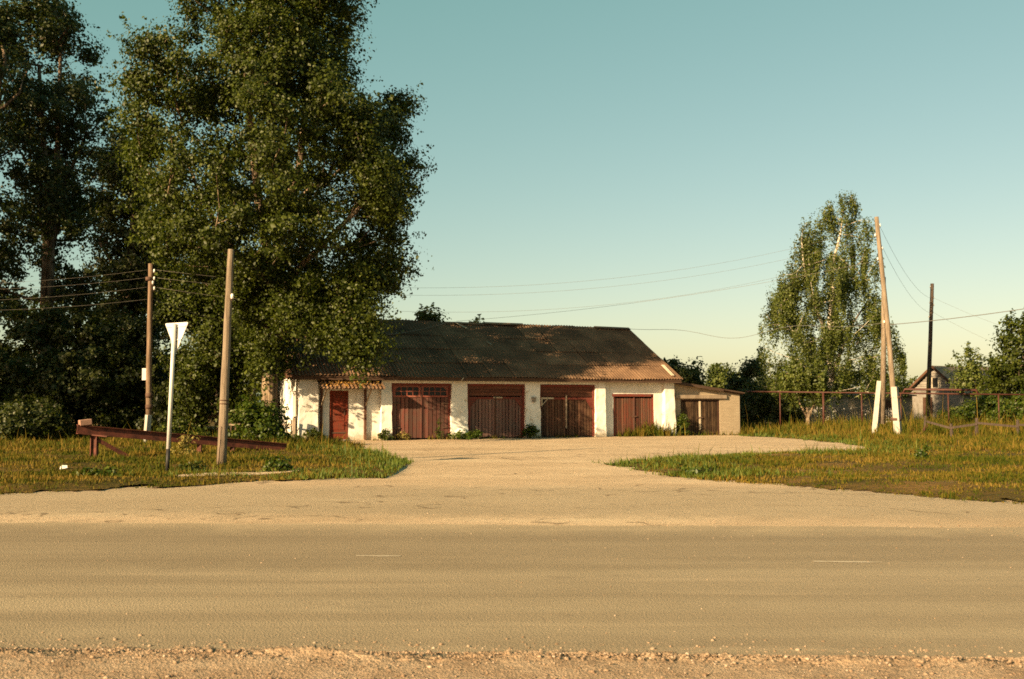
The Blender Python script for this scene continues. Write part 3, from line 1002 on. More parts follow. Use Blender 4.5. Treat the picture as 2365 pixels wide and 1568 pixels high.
# gate 2: greyed boards under a boarded transom
g2 = frame_mb(5.38, 8.03, 2.30, .10, .22, .09).build('gate', REDX, GAR, label='greyed maroon plank gate under dark boards')
hboards(g2, 5.47, 7.94, (1.79, 1.93, 2.07, 2.21), .17, BRN3H, seed=2)
xm = 6.70
for (a, b, sd) in ((5.475, xm - .006, 1), (xm + .006, 7.935, 2)):
    planks(g2, a, b, .05, 1.72, .16, 8, RED2, seed=20 + sd)
    MB().box(a, b, .125, .157, 1.66, 1.745).build('leaf_rail', REDX, g2)
    c, sg = (a, 1) if sd == 1 else (b, -1)
    MB().box(min(c, c + sg * .07), max(c, c + sg * .07), .124, .156, .05, 1.655).build('leaf_stile', REDX, g2)
    mb = MB()
    mb.add([(c, .128, 1.655), (c + sg * .36, .128, 1.655), (c + sg * .07, .128, 1.32), (c, .128, 1.32), (c, .155, 1.655), (c + sg * .36, .155, 1.655), (c + sg * .07, .155, 1.32), (c, .155, 1.32)],
           [(0, 1, 2, 3), (7, 6, 5, 4), (0, 4, 5, 1), (1, 5, 6, 2), (2, 6, 7, 3), (3, 7, 4, 0)])
    mb.build('corner_brace', REDX, g2)
MB().box(xm - .05, xm + .01, .10, .124, .05, 1.76).build('cover_strip', BRN3, g2)
MB().box(6.58, 7.0, .10, .124, 1.69, 1.75).build('pale_slat', GREYW, g2)

# gate 3: dark brown boards, pale triangular bracket
g3 = frame_mb(8.72, 11.43, 2.28, .10, .22, .09).build('gate', REDX, GAR, label='dark brown plank gate with pale corner bracket')
hboards(g3, 8.81, 11.34, (1.76, 1.93, 2.06, 2.19), .17, BRN3H, seed=3)
xm = 10.03
for (a, b, sd) in ((8.815, xm - .006, 1), (xm + .006, 11.335, 2)):
    planks(g3, a, b, .05, 1.70, .16, 9, BRN3, seed=30 + sd, jz=.04)
    MB().box(a + (.62 if sd == 1 else 0), b, .125, .157, 1.64, 1.73).build('leaf_rail', REDX, g3)
mb = MB().box(8.82, 9.42, .12, .150, 1.66, 1.73).box(8.82, 8.89, .12, .150, 1.36, 1.66)
mb.bar((8.87, .135, 1.40), (9.14, .135, 1.67), .028, .06, (0, 1, 0))
mb.build('corner_brace', PALEW, g3, label='pale timber corner bracket')
MB().add([(11.335, .125, 1.64), (11.0, .125, 1.64), (11.27, .125, 1.25), (11.335, .125, 1.25), (11.335, .155, 1.64), (11.0, .155, 1.64), (11.27, .155, 1.25), (11.335, .155, 1.25)],
         [(3, 2, 1, 0), (4, 5, 6, 7), (1, 5, 4, 0), (2, 6, 5, 1), (3, 7, 6, 2), (0, 4, 7, 3)]).build('corner_brace', REDX, g3)
MB().box(xm - .03, xm + .03, .10, .124, .38, 1.84).build('cover_strip', GREYW, g3)

# gate 4: lower orange-red gate in the right bay
g4 = frame_mb(12.43, 14.54, 1.90, .24, .34, .07).build('gate', REDX, GAR, label='low orange red plank gate in the right bay')
xm = 13.52
for (a, b, sd) in ((12.50, xm - .005, 1), (xm + .005, 14.47, 2)):
    planks(g4, a, b, .05, 1.74, .29, 8, RED4, seed=40 + sd, jz=.03)
MB().box(12.38, 14.40, .20, .238, 1.78, 1.90).build('head_board', REDX, g4)
MB().box(xm - .035, xm + .035, .255, .283, .08, 1.76).build('cover_strip', RED1, g4)
MB().box(xm - .12, xm + .14, .235, .254, .86, .91).build('latch', IRON, g4)

# door
dr = MB().box(-.39, -.33, .24, .36, 0.02, 1.98).box(.306, .366, .24, .36, 0.02, 1.98).box(-.33, .306, .24, .36, 1.92, 1.98).build('door', DOORR, GAR, label='red panelled door under the small canopy')
MB().box(-.328, .304, .29, .325, .03, 1.918).build('door_leaf', DOORR, dr)
for (a, b, c, d) in ((-.25, .225, 1.32, 1.80), (-.25, .225, .78, 1.24), (-.25, .225, .42, .70)):
    MB().box(a, b, .275, .289, c, d).build('door_panel', DOORR, dr, bevel=.006)
MB().box(-.31, .285, .27, .288, .28, .33).build('weather_bar', IRON, dr)
MB().box(.20, .24, .25, .274, 1.02, 1.20).build('handle', IRON, dr)
MB().box(-.45, .43, -.05, .24, 0.0, .045).build('door_step', CONCG, dr)

# canopy over the door
cn = MB().bar((-.92, .24, 2.46), (1.62, .24, 2.46), .06, .06).build('door_canopy', GREYW, GAR)
can_me = corrugated('canopy_sheet', 0.93, 1.05, .155, .03, .009, 6)
can_me.materials.append(SHEET)
CS = -math.atan2(.46, 1.0)
for i in range(3):
    obj('canopy_sheet', can_me, None, cn, (-.50 + .83 * i, -.72 - .02 * (i % 2), 2.06 + .012 * i - (.03 if i == 2 else 0)), (-CS, rs.gauss(0, .006), rs.gauss(0, .008)))
MB().bar((-.86, -.62, 2.06), (1.60, -.62, 2.05), .05, .05).build('canopy_rail', GREYW, cn)
for x in (-.73, 1.05):
    MB().box(x - .045, x + .045, .14, .235, .03, 2.42).build('canopy_post', BRN3, cn)
    MB().bar((x, .13, 1.40), (x + .03, -.60, 2.03), .05, .05).build('canopy_brace', GREYW, cn)
    MB().bar((x, .2, 2.42), (x + .03, -.66, 2.06), .05, .05).build('canopy_rafter', GREYW, cn)
n = 520
lx, ls = rng.uniform(-.95, 1.5, n), np.clip(rng.beta(2.0, 1.6, n), .06, .98) * 1.05
lx = np.where(rng.random(n) < .5, rng.normal(.15, .5, n), lx)
lx = np.clip(lx, -.92, 1.56)
LV = np.stack([lx, -.72 + ls * math.cos(-CS), 2.06 + ls * math.sin(-CS) + .05 + rng.uniform(0, .02, n)], -1)


def leaf_mesh(name, Pp, Nn, size, mt, aspect=0.75, fold=0.25, parent=None, **kw):
    n = len(Pp)
    Nn = Nn / (np.linalg.norm(Nn, axis=1, keepdims=True) + 1e-9)
    rv = rng.normal(size=(n, 3))
    A = np.cross(Nn, rv)
    A /= (np.linalg.norm(A, axis=1, keepdims=True) + 1e-9)
    Bt = np.cross(Nn, A)
    s = np.asarray(size)[:, None]
    base = Pp - A * s * .5
    tip = Pp + A * s * .5
    mid = Pp - A * s * .08
    lft = mid + Bt * s * aspect * .5 + Nn * s * fold * .5
    rgt = mid - Bt * s * aspect * .5 + Nn * s * fold * .5
    V = np.stack([base, rgt, tip, lft], 1).reshape(-1, 3)
    k = (np.arange(n) * 4)[:, None]
    F = np.concatenate([k + np.array([[0, 1, 2]]), k + np.array([[0, 2, 3]])], 1).reshape(-1, 3)
    return obj(name, fast_mesh(name, V, F, np.arange(len(F)) * 3), mt, parent, **kw)


leaf_mesh('leaf_litter', LV, rng.normal(size=(n, 3)) + np.array([0, 0, 1.2]), rng.uniform(.04, .11, n), LITTER, parent=cn, kind='stuff')

# small grey bell-shaped fixture on the third pier
fx = MB()
fx.add([(8.30, -.12, 1.74), (8.50, -.12, 1.74), (8.46, -.09, 1.52), (8.34, -.09, 1.52), (8.30, -.02, 1.74), (8.50, -.02, 1.74), (8.46, -.02, 1.52), (8.34, -.02, 1.52)],
       [(0, 1, 2, 3), (7, 6, 5, 4), (0, 4, 5, 1), (1, 5, 6, 2), (2, 6, 7, 3), (3, 7, 4, 0)])
fx.box(8.33, 8.47, -.14, -.121, 1.66, 1.70)
fx.build('wall_lamp', CONCG, GAR, label='small dark grey fixture on the pier')
# crumbled rounded footing of the second pier
V, F = [], []
bm = bmesh.new()
bmesh.ops.create_icosphere(bm, subdivisions=3, radius=1.0)
for v in bm.verts:
    p = v.co
    d = 1 + .12 * nz(p.x, p.y, p.z, 2.3) + .06 * nz(p.x, p.y, p.z, 7)
    v.co = Vector((5.08 + p.x * .34 * d, .02 + p.y * .20 * d, .22 + p.z * .27 * d))
me = bpy.data.meshes.new('footing')
bm.to_mesh(me)
bm.free()
obj('footing', me, WHITE, GAR, label='crumbled rounded plaster footing of a pier')
# faint pencil scrawl on the corner pier
SCR = m_plain('pencil_grey', (0.30, 0.27, 0.22), 0.9, 0.1, bump=0)
mb = MB()
sr = random.Random(11)
for row, (z, xa, xb) in enumerate(((1.36, -1.44, -1.22), (1.20, -1.50, -1.00))):
    x = xa
    while x < xb:
        w_ = sr.uniform(.03, .06)
        pts = [(x + w_ * i / 4, -.040, z + sr.uniform(-.05, .05)) for i in range(5)]
        mb.tube(pts, .005, 4)
        x += w_ + .02
mb.build('scrawl', SCR, GAR)
MB().tube([Bw(5.2, -.4, 0) * 0 + Vector((5.05, EAVE_Y - .02, 2.53)), Vector((4.95, EAVE_Y - .06, 2.42))], .02, 6).build('loose_slat', PALEW, ROOF)

# ------------------------------------------------------------------ brick lean-to
SHD = thing('brick_shed', 'small sand coloured brick lean-to with dark plank gate at garage end', 'shed', Bw(15.5, 0, 0), TH)
sw, sd_, sf = 3.82, 5.0, .30
zt = lambda x: 2.42 - .50 * x / sw
mb = MB()
mb.prism([(0.02, 0), (.52, 0), (.52, 1.66), (.02, 1.66)], sf, sf + .25)
mb.prism([(2.68, 0), (sw, 0), (sw, 1.66), (2.68, 1.66)], sf, sf + .25)
mb.prism([(.02, 1.66), (sw, 1.66), (sw, zt(sw)), (.02, zt(0))], sf, sf + .25)
mb.prism([(sw - .25, 0), (sw, 0), (sw, zt(sw)), (sw - .25, zt(sw - .25))], sf + .25, sf + sd_)
mb.prism([(.02, 0), (sw - .25, 0), (sw - .25, zt(sw - .25)), (.02, zt(0))], sf + sd_ - .25, sf + sd_)
mb.build('wall', BRICK, SHD)
mb = MB()
mb.add([(-.05, sf - .22, zt(0) + .03), (sw + .15, sf - .22, zt(sw) + .01), (sw + .15, sf + sd_, zt(sw) + .01), (-.05, sf + sd_, zt(0) + .03),
        (-.05, sf - .22, zt(0) + .10), (sw + .15, sf - .22, zt(sw) + .07), (sw + .15, sf + sd_, zt(sw) + .07), (-.05, sf + sd_, zt(0) + .10)],
       [(0, 3, 2, 1), (4, 5, 6, 7), (0, 1, 5, 4), (1, 2, 6, 5), (2, 3, 7, 6), (3, 0, 4, 7)])
srf = mb.build('roof', FASC, SHD)
MB().bar((-.05, sf - .24, zt(0) + .02), (2.75, sf - .24, zt(2.75) + .02), .03, .12).build('barge_board', FASC, srf)
MB().bar((2.85, sf - .06, zt(2.8) - .015), (sw + .15, sf - .06, zt(sw) - .01), .03, .06).build('barge_board', FASC, srf)
MB().box(.18, 3.02, sf - .10, sf - .003, 1.70, 1.86).build('lintel', GREYW, SHD)
sg = frame_mb(.53, 2.67, 1.655, sf + .03, sf + .12, .07).build('gate', BRN3, SHD, label='dark brown plank gate with pale centre strip')
for (a, b, k) in ((.60, 1.595, 1), (1.605, 2.60, 2)):
    planks(sg, a, b, .04, 1.58, sf + .07, 9, SHEDW, seed=50 + k, jz=.02)
MB().box(1.56, 1.65, sf + .03, sf + .065, .25, 1.57).build('cover_strip', PALEW, sg)
MB().box(1.45, 1.75, sf + .01, sf + .028, .78, .83).build('latch', IRON, sg)


# ------------------------------------------------------------------ yield sign
a = G(386, 1096)
Y0 = a.y
top = P(403, 748, Y0)
SG = thing('yield_sign', 'white triangular road sign seen from behind on white and black post', 'sign', (a.x, a.y, 0))
A = Vector((0, 0, 0.02))
T = top - Vector((a.x, a.y, 0))
seam = A.lerp(T, .165)
MB().tube([A, seam], .042, 14).build('post_base', BPAINT, SG, True)
MB().tube([seam, T], .0435, 14).build('post', WPAINT, SG, True)
ph = R(32)
ax = Vector((math.cos(ph), -math.sin(ph), 0))          # along the plate, right end nearer
nb = Vector((-math.sin(ph), -math.cos(ph), 0))         # back of the plate, towards us
ctr = A.lerp(T, .965) - nb * .062
s = .74
tri = [(-s / 2, .14), (s / 2, .14), (0, .14 - s * .866)]


def round_tri(tri, r, n=5):
    out = []
    for i in range(3):
        p, q, o = Vector(tri[i]), Vector(tri[(i + 1) % 3]), Vector(tri[i - 1])
        a, b = (o - p).normalized() * r * 1.6 + p, (q - p).normalized() * r * 1.6 + p
        for k in range(n + 1):
            f = k / n
            out.append((1 - f) ** 2 * a + 2 * f * (1 - f) * p + f * f * b)
    return out


def plate(pts, n0, n1):
    k = len(pts)
    V = [ctr + ax * p[0] + Vector((0, 0, p[1])) + nb * n0 for p in pts] + [ctr + ax * p[0] + Vector((0, 0, p[1])) + nb * n1 for p in pts]
    F = [tuple(range(k)), tuple(reversed(range(k, 2 * k)))] + [(i, k + i, k + (i + 1) % k, (i + 1) % k) for i in range(k)]
    return MB().add(V, F)


pl = plate(round_tri(tri, .03), -.006, .006).build('plate', WPAINT, SG)
inner = [(p[0] * .72, (p[1] + .287 * s - .14) * .72 - .287 * s + .14) for p in tri]
plate(round_tri(tri, .03), -.010, -.0065).build('red_border', REDSIGN, pl)
plate(round_tri(inner, .03), -.0145, -.0105).build('white_field', WPAINT, pl)
mb = MB()
for dz in (.06, -.22):
    c = ctr + Vector((0, 0, dz))
    w_ = .30 if dz > 0 else .16
    mb.bar(c - ax * w_ + nb * .013, c + ax * w_ + nb * .013, .012, .025)
mb.build('bracket', WPAINT, SG)


# ------------------------------------------------------------------ poles
def pole(name, label, pts, rad, mt, parts=(), seg=12, cat='utility pole'):
    """pts: photo (u, v) from the foot up, at one depth"""
    (u0, v0, Y), rest = pts[0], pts[1:]
    a = P(u0, v0, Y)
    root = thing(name, label, cat, (a.x, Y, 0))
    W = [Vector((0, 0, a.z))] + [P(u, v, Y) - Vector((a.x, Y, 0)) for u, v in rest]
    if W[0].z < .5:
        W[0].z = 0.0
    PT = []
    for i in range(len(W) - 1):
        for k in range(6):
            PT.append(W[i].lerp(W[i + 1], k / 6))
    PT.append(W[-1])
    n_ = len(PT) - 1
    PT = [p + Vector((.010 * nz(i, 1.3, label.__len__(), .7), 0, 0)) for i, p in enumerate(PT)]
    rr_ = [rad[0] + (rad[1] - rad[0]) * i / n_ for i in range(n_ + 1)]
    MB().tube(PT, rr_, seg).build('pole', mt, root, True)
    return root, (lambda u, v, dy=0.0: P(u, v, Y + dy) - Vector((a.x, Y, 0)))


def insulator(root, p, side=1, n='insulator'):
    ins = MB().tube([p + Vector((side * .13, 0, -.02)), p + Vector((side * .13, 0, .07)), p + Vector((side * .13, 0, .10))], [.035, .038, .02], 8).build(n, PORC, root, True)
    MB().tube([p, p + Vector((side * .13, 0, -.06)), p + Vector((side * .13, 0, -.01))], .009, 5).build('hook', IRON, ins)


PY1, PY2, PYA = 23.2, 35.2, 44.5
p1, q1 = pole('utility_pole', 'bare leaning grey wooden pole standing right of the yield sign', [(511, 1081, PY1), (522, 830), (533, 576)], (.115, .072), POLEW)
mb = MB()
for du, v in ((1, 905), (1, 985)):
    pass
MB().tube([q1(502, 1085, -.12), q1(511, 985, -.12)], .006, 5).build('wire_tie', IRON, p1)
for v in (925, 933):
    c = q1(518, v)
    MB().tube([c, c + Vector((0, 0, .02))], .118, 12).build('wire_binding', IRON, p1, True)
insulator(p1, q1(531, 688, -.07), .4)
p2, q2 = pole('utility_pole', 'reddish wooden pole on a white concrete stub by dark hedge', [(343, 960, PY2), (345, 800), (348, 609)], (.105, .085), POLEB)
MB().tube([q2(337, 1031, -.16) * 1, q2(343, 958, -.16)], .115, 4).build('concrete_stub', CONC, p2)
for va, vb in ((908, 918), (934, 944), (640, 648)):
    MB().tube([q2(344.5, vb), q2(344.5, va)], .128, 12).build('wire_binding', IRON, p2, True)
insulator(p2, q2(348, 655, -.1), .6)
for v in (628, 645, 668):
    insulator(p2, q2(348, v), 1)
MB().box(-.05, .12, -.17, -.12, 0, .42).build('meter_box', WPAINT, p2, loc=q2(335, 878, .3))
pA, qA = pole('utility_pole', 'tall braced wooden pole on white concrete stubs beside the birch', [(2068, 972, PYA), (2050, 760), (2023, 501)], (.125, .092), POLEW)
MB().tube([qA(2074, 1010, -.2), qA(2065, 893, -.2)], [.20, .17], 4).build('concrete_stub', CONC, pA)
MB().tube([qA(2019, 1008, .9), qA(2031, 880, .9)], [.17, .14], 4).build('concrete_stub', CONC, pA)
pts = [qA(2037, 978, 1.05), qA(2040, 800, .7), qA(2040, 640, .22)]
MB().tube(pts, [.13, .115, .09], 10).build('strut', POLEW, pA, True)
for v in (917, 968):
    MB().tube([qA(2068, v + 3, -.1), qA(2068, v - 3, -.1)], .245, 10).build('wire_binding', IRON, pA, True)
for (u, v, sd) in ((2025, 522, 1), (2027, 545, -1), (2030, 575, 1), (2033, 600, -1), (2048, 745, -1)):
    insulator(pA, qA(u, v), sd)
pD, qD = pole('utility_pole', 'thin dark wooden pole with many insulators near grey house', [(2141, 985, 66), (2147, 800), (2152, 655)], (.15, .11), POLED)
for (u, v, sd) in ((2152, 664, -1), (2151, 688, 1), (2151, 700, -1), (2151, 705, 1), (2149, 722, 1), (2149, 733, -1)):
    insulator(pD, qD(u, v), sd)


# ------------------------------------------------------------------ wires
def wire(label, a, b, sag, r=.0042, mt=WIREM, n=26, wig=0.0):
    pts = []
    for i in range(n + 1):
        f = i / n
        p = a.lerp(b, f)
        p.z -= 4 * sag * f * (1 - f)
        if wig:
            p.z += wig * math.sin(f * 11) * math.sin(f * 3.1) ** 2
        pts.append(p)
    return MB().tube(pts, r, 5).build('overhead_wire', mt, None, True, label=label, cat='wire', group='overhead wires')


wa, wb = P(350, 622, PY2), P(2026, 522, PYA)
wire('topmost thin overhead wire crossing the sky to the tall pole', wa, wb, 1.55)
wire('second thin overhead wire from top crossing the sky', P(350, 640, PY2), P(2028, 545, PYA), 1.50)
wire('third thin overhead wire, climbing from roof height towards the birch', P(350, 662, PY2), P(2031, 575, PYA), 1.75)
wire('lowest faint overhead wire rising from the roof ridge to the birch', Bw(6.5, RIDGE_Y, RIDGE_Z + .1), P(2034, 600, PYA), .35, .006)
wire('wire dropping from reddish pole behind tree to the roof ridge', P(350, 660, PY2), Bw(6.8, RIDGE_Y, RIDGE_Z + .08), .35)
wire('slack cable sagging low in front of the roof', P(350, 690, PY2), Bw(6.0, RIDGE_Y - .2, RIDGE_Z), 1.0, .011)
wire('wavy slack cable from roof end to the braced pole', Bw(15.4, RIDGE_Y, RIDGE_Z + .02), P(2048, 745, PYA), .30, .009, CABLE, 60, .30)
for k, (v0, v1) in enumerate(((622, 662), (640, 674), (662, 700), (690, 722))):
    wire(('topmost', 'second', 'third', 'lowest')[k] + ' wire between the reddish pole and left picture edge', P(348, v0, PY2), P(-150, v1 - 4, 34), .12, .003)
wire('thick black cable rising to the right picture edge', P(2050, 750, PYA), P(2560, 680, 38), .12, .016, CABLE)
wire('thin wire from tall braced pole top down to dark pole', P(2030, 520, PYA), P(2146, 688, 66), .6, .006, CABLE)
wire('thinner wire from tall braced pole to foot of dark pole insulators', P(2032, 560, PYA), P(2146, 722, 66), .6, .006, CABLE)
wire('upper faint wire right of the dark pole', P(2156, 688, 66), P(2480, 800, 62), .3, .006, CABLE)
wire('lower faint wire right of the dark pole', P(2155, 722, 66), P(2480, 860, 62), .3, .006, CABLE)

# ------------------------------------------------------------------ rusty beam on posts
ba, bb = P(178, 991, 26.0), P(660, 1033, 29.6)
bm_root = thing('steel_beam', 'long rusty red brown steel beam propped on a post in the grass', 'beam', (ba.x, ba.y, 0))
o_ = Vector((ba.x, ba.y, 0))
d_ = (bb - ba).normalized()
sd = Vector((-d_.y, d_.x, 0)).normalized()
mb = MB().bar(ba - o_, bb - o_, .03, .21)
mb.bar(ba - o_ + Vector((0, 0, .112)), bb - o_ + Vector((0, 0, .112)), .16, .018)
mb.bar(ba - o_ - Vector((0, 0, .112)), bb - o_ - Vector((0, 0, .112)), .16, .018)
mb.build('beam', RUST, bm_root)
pp = ba.lerp(bb, .075) - o_
MB().box(-.085, -.062, -.07, .07, 0, pp.z - .13).box(.062, .085, -.07, .07, 0, pp.z - .13).box(-.061, .061, -.012, .012, 0, pp.z - .13).build('post', RUST, bm_root, loc=(pp.x, pp.y, 0))
MB().box(-.30, .30, -.12, .12, pp.z - .128, pp.z - .10).build('cap_plate', RUST, bm_root, loc=(pp.x, pp.y, 0), rot=(0, math.atan2(-d_.z, 1), 0))
br = ba.lerp(bb, .24) - o_
MB().bar((pp.x + .09, pp.y, pp.z - .24), (br.x, br.y - .1, .03), .06, .10).build('brace', RUST, bm_root)
pp2 = ba.lerp(bb, .555) - o_
MB().box(-.06, .06, -.05, .05, 0, pp2.z - .123).build('post', RUST, bm_root, loc=(pp2.x, pp2.y, 0))
pp3 = ba.lerp(bb, .72) - o_
MB().box(-.06, .06, -.05, .05, 0, pp3.z - .123).build('post', RUST, bm_root, loc=(pp3.x, pp3.y, 0))
blk = ba.lerp(bb, .035)
MB().box(-.15, .15, -.09, .09, 0, .15).build('concrete_block', m_plain('pinkish_brick', (.34, .19, .135), .9, .2, bump=.5), None, bevel=.01, loc=(blk.x, blk.y, blk.z + .122),
                                             rot=(0, -d_.z * -1.0, math.atan2(d_.y, d_.x)), label='pinkish block lying on the high end of the rusty beam', cat='block')
# scrap of white litter in the grass
lt = G(137, 1092)
MB().add([(0, 0, .0), (.16, .02, .05), (.12, .12, .02), (-.03, .1, .06), (.02, .03, .07), (.14, .06, .10), (.1, .12, .07), (0, .09, .10)],
         [(0, 1, 2, 3), (7, 6, 5, 4), (0, 4, 5, 1), (1, 5, 6, 2), (2, 6, 7, 3), (3, 7, 4, 0)]).build('plastic_scrap', WPAINT, None, loc=(lt.x, lt.y, .06), label='crumpled white plastic scrap in the left grass', cat='litter')


# ------------------------------------------------------------------ picket fence by the big trunk
fa, fb = Bw(-1.75, -.30, 0), Bw(-4.15, .9, 0)
FN = thing('picket_fence', 'short grey picket fence between big trunk and garage corner', 'fence', fa, math.atan2(fb.y - fa.y, fb.x - fa.x))
L = (fb - fa).length
MB().box(0, L, .02, .05, .62, .68).build('rail', GREYW, FN)
MB().box(0, L, .02, .05, .24, .30).build('rail', GREYW, FN)
for i in range(15):
    x = .05 + i * (L - .1) / 14
    h_ = .82 + rs.uniform(-.05, .05)
    MB().box(-.024, .024, 0, .018, .04, h_).build('picket', SHEDW, FN, loc=(x, 0, 0), rot=(0, rs.gauss(0, .03), 0))
MB().box(-.06, .06, .05, .17, 0, .92).build('post', GREYW, FN, loc=(.1, 0, 0))
MB().box(-.05, .05, .05, .15, 0, .85).build('post', BRN3, FN, loc=(.75, 0, 0))


# ------------------------------------------------------------------ trees
def profile(rows, Y, cap=5.5, wide=1.0):
    """rows of (v, uL, uR) at depth Y -> list of (z, xc, rx, ry)"""
    out = []
    for v, ul, ur in rows:
        l, r = P(ul, v, Y), P(ur, v, Y)
        rx = (r.x - l.x) / 2 * wide
        out.append((l.z, (l.x + r.x) / 2, rx, min(rx, cap)))
    out.sort()
    return np.array(out)


def crown_points(prof, Y, n, seed, gap=0.0, nscale=.35, shell=.45):
    r = np.random.default_rng(seed)
    z0, z1 = prof[0, 0], prof[-1, 0]
    pts = []
    amax = (prof[:, 2] * prof[:, 3]).max()
    tries = 0
    while len(pts) < n and tries < n * 60:
        tries += 1
        z = r.uniform(z0, z1)
        xc, rx, ry = (np.interp(z, prof[:, 0], prof[:, k]) for k in (1, 2, 3))
        if r.random() > math.sqrt(rx * ry / amax):
            continue
        a = r.uniform(0, 2 * math.pi)
        q = r.random() ** shell
        x, y = xc + rx * q * math.cos(a), Y + ry * q * math.sin(a)
        if gap and mnoise.noise(Vector((x * nscale + seed, y * nscale, z * nscale))) < gap - .35:
            continue
        pts.append((x, y, z))
    return np.array(pts)


def grow(seeds, clusters, tip=.014, bias=.30, gamma=2.25, up=.10, seed=0, rmax=None):
    """seeds: list of polylines [(Vector, r), ...]; first polyline starts at the ground. returns branch mesh data"""
    r = np.random.default_rng(seed)
    pos, par, fixed, plen = [], [], [], []
    for pl_, attach in seeds:
        prev = attach
        for p, rad in pl_:
            if prev is None:
                plen.append(0.0)
            else:
                plen.append(plen[prev] + .6 * np.linalg.norm(np.array(p) - pos[prev]))
            pos.append(np.array(p, float))
            par.append(-1 if prev is None else prev)
            fixed.append(rad)
            prev = len(pos) - 1
    nfix = len(pos)
    C = np.array(clusters)
    free = np.ones(len(C), bool)
    PA = np.array(pos)
    best = np.full(len(C), 1e9)
    bi = np.zeros(len(C), int)

    def relax(i):
        d = C - pos[i]
        L_ = np.linalg.norm(d, axis=1)
        cost = L_ + bias * plen[i] + .35 * np.clip(-d[:, 2], 0, None)
        m_ = cost < best
        best[m_] = cost[m_]
        bi[m_] = i
    for i in range(1, nfix):
        relax(i)
    cid = np.zeros(len(C), int)
    for _ in range(len(C)):
        k = int(np.argmin(np.where(free, best, 1e9)))
        if not free[k]:
            break
        p0 = pos[bi[k]]
        p1 = C[k]
        L_ = np.linalg.norm(p1 - p0)
        prev = int(bi[k])
        if L_ > .8:
            for f in ((.33, .67) if L_ > 2 else (.5,)):
                mid = p0 * (1 - f) + p1 * f + r.normal(0, .06 * L_ ** .5, 3) * min(1, L_ * .4)
                mid[2] -= up * L_ * f * (1 - f)
                pos.append(mid)
                par.append(prev)
                fixed.append(None)
                plen.append(plen[prev] + np.linalg.norm(mid - pos[prev]))
                prev = len(pos) - 1
        pos.append(p1)
        par.append(prev)
        fixed.append(None)
        plen.append(plen[prev] + np.linalg.norm(p1 - pos[prev]))
        free[k] = False
        cid[k] = len(pos) - 1
        for i in range(len(pos) - (3 if L_ > 2 else 2 if L_ > .8 else 1), len(pos)):
            relax(i)
    n_ = len(pos)
    acc = np.zeros(n_)
    rad = np.zeros(n_)
    kids = [[] for _ in range(n_)]
    order = list(range(n_))
    for i in range(n_):
        if par[i] >= 0:
            kids[par[i]].append(i)
    # post-order by depth
    depth = np.zeros(n_, int)
    for i in range(n_):
        if par[i] >= 0:
            depth[i] = depth[par[i]] + 1
    for i in sorted(order, key=lambda i: -depth[i]):
        rad[i] = (tip ** gamma + acc[i]) ** (1 / gamma)
        if rmax:
            rad[i] = min(rad[i], rmax)
        if par[i] >= 0:
            acc[par[i]] += rad[i] ** gamma
    for i in range(n_):
        if fixed[i] is not None:
            rad[i] = fixed[i]
    mb = MB()
    done = set()
    for i in sorted(order, key=lambda i: depth[i]):
        for c in kids[i]:
            if c in done:
                continue
            chain, k = [i, c], c
            done.add(c)
            while kids[k]:
                nx_ = max(kids[k], key=lambda q: rad[q])
                if nx_ in done:
                    break
                chain.append(nx_)
                done.add(nx_)
                k = nx_
            rr_ = [min(rad[q], rad[chain[1]] * 1.05) if j == 0 and fixed[q] is None else rad[q] for j, q in enumerate(chain)]
            if fixed[chain[0]] is not None and fixed[chain[1]] is None:
                rr_[0] = rad[chain[1]] * 1.1
            mb.tube([pos[q] for q in chain], rr_, 10 if max(rr_) > .12 else 6 if max(rr_) > .04 else 4, True)
    return mb


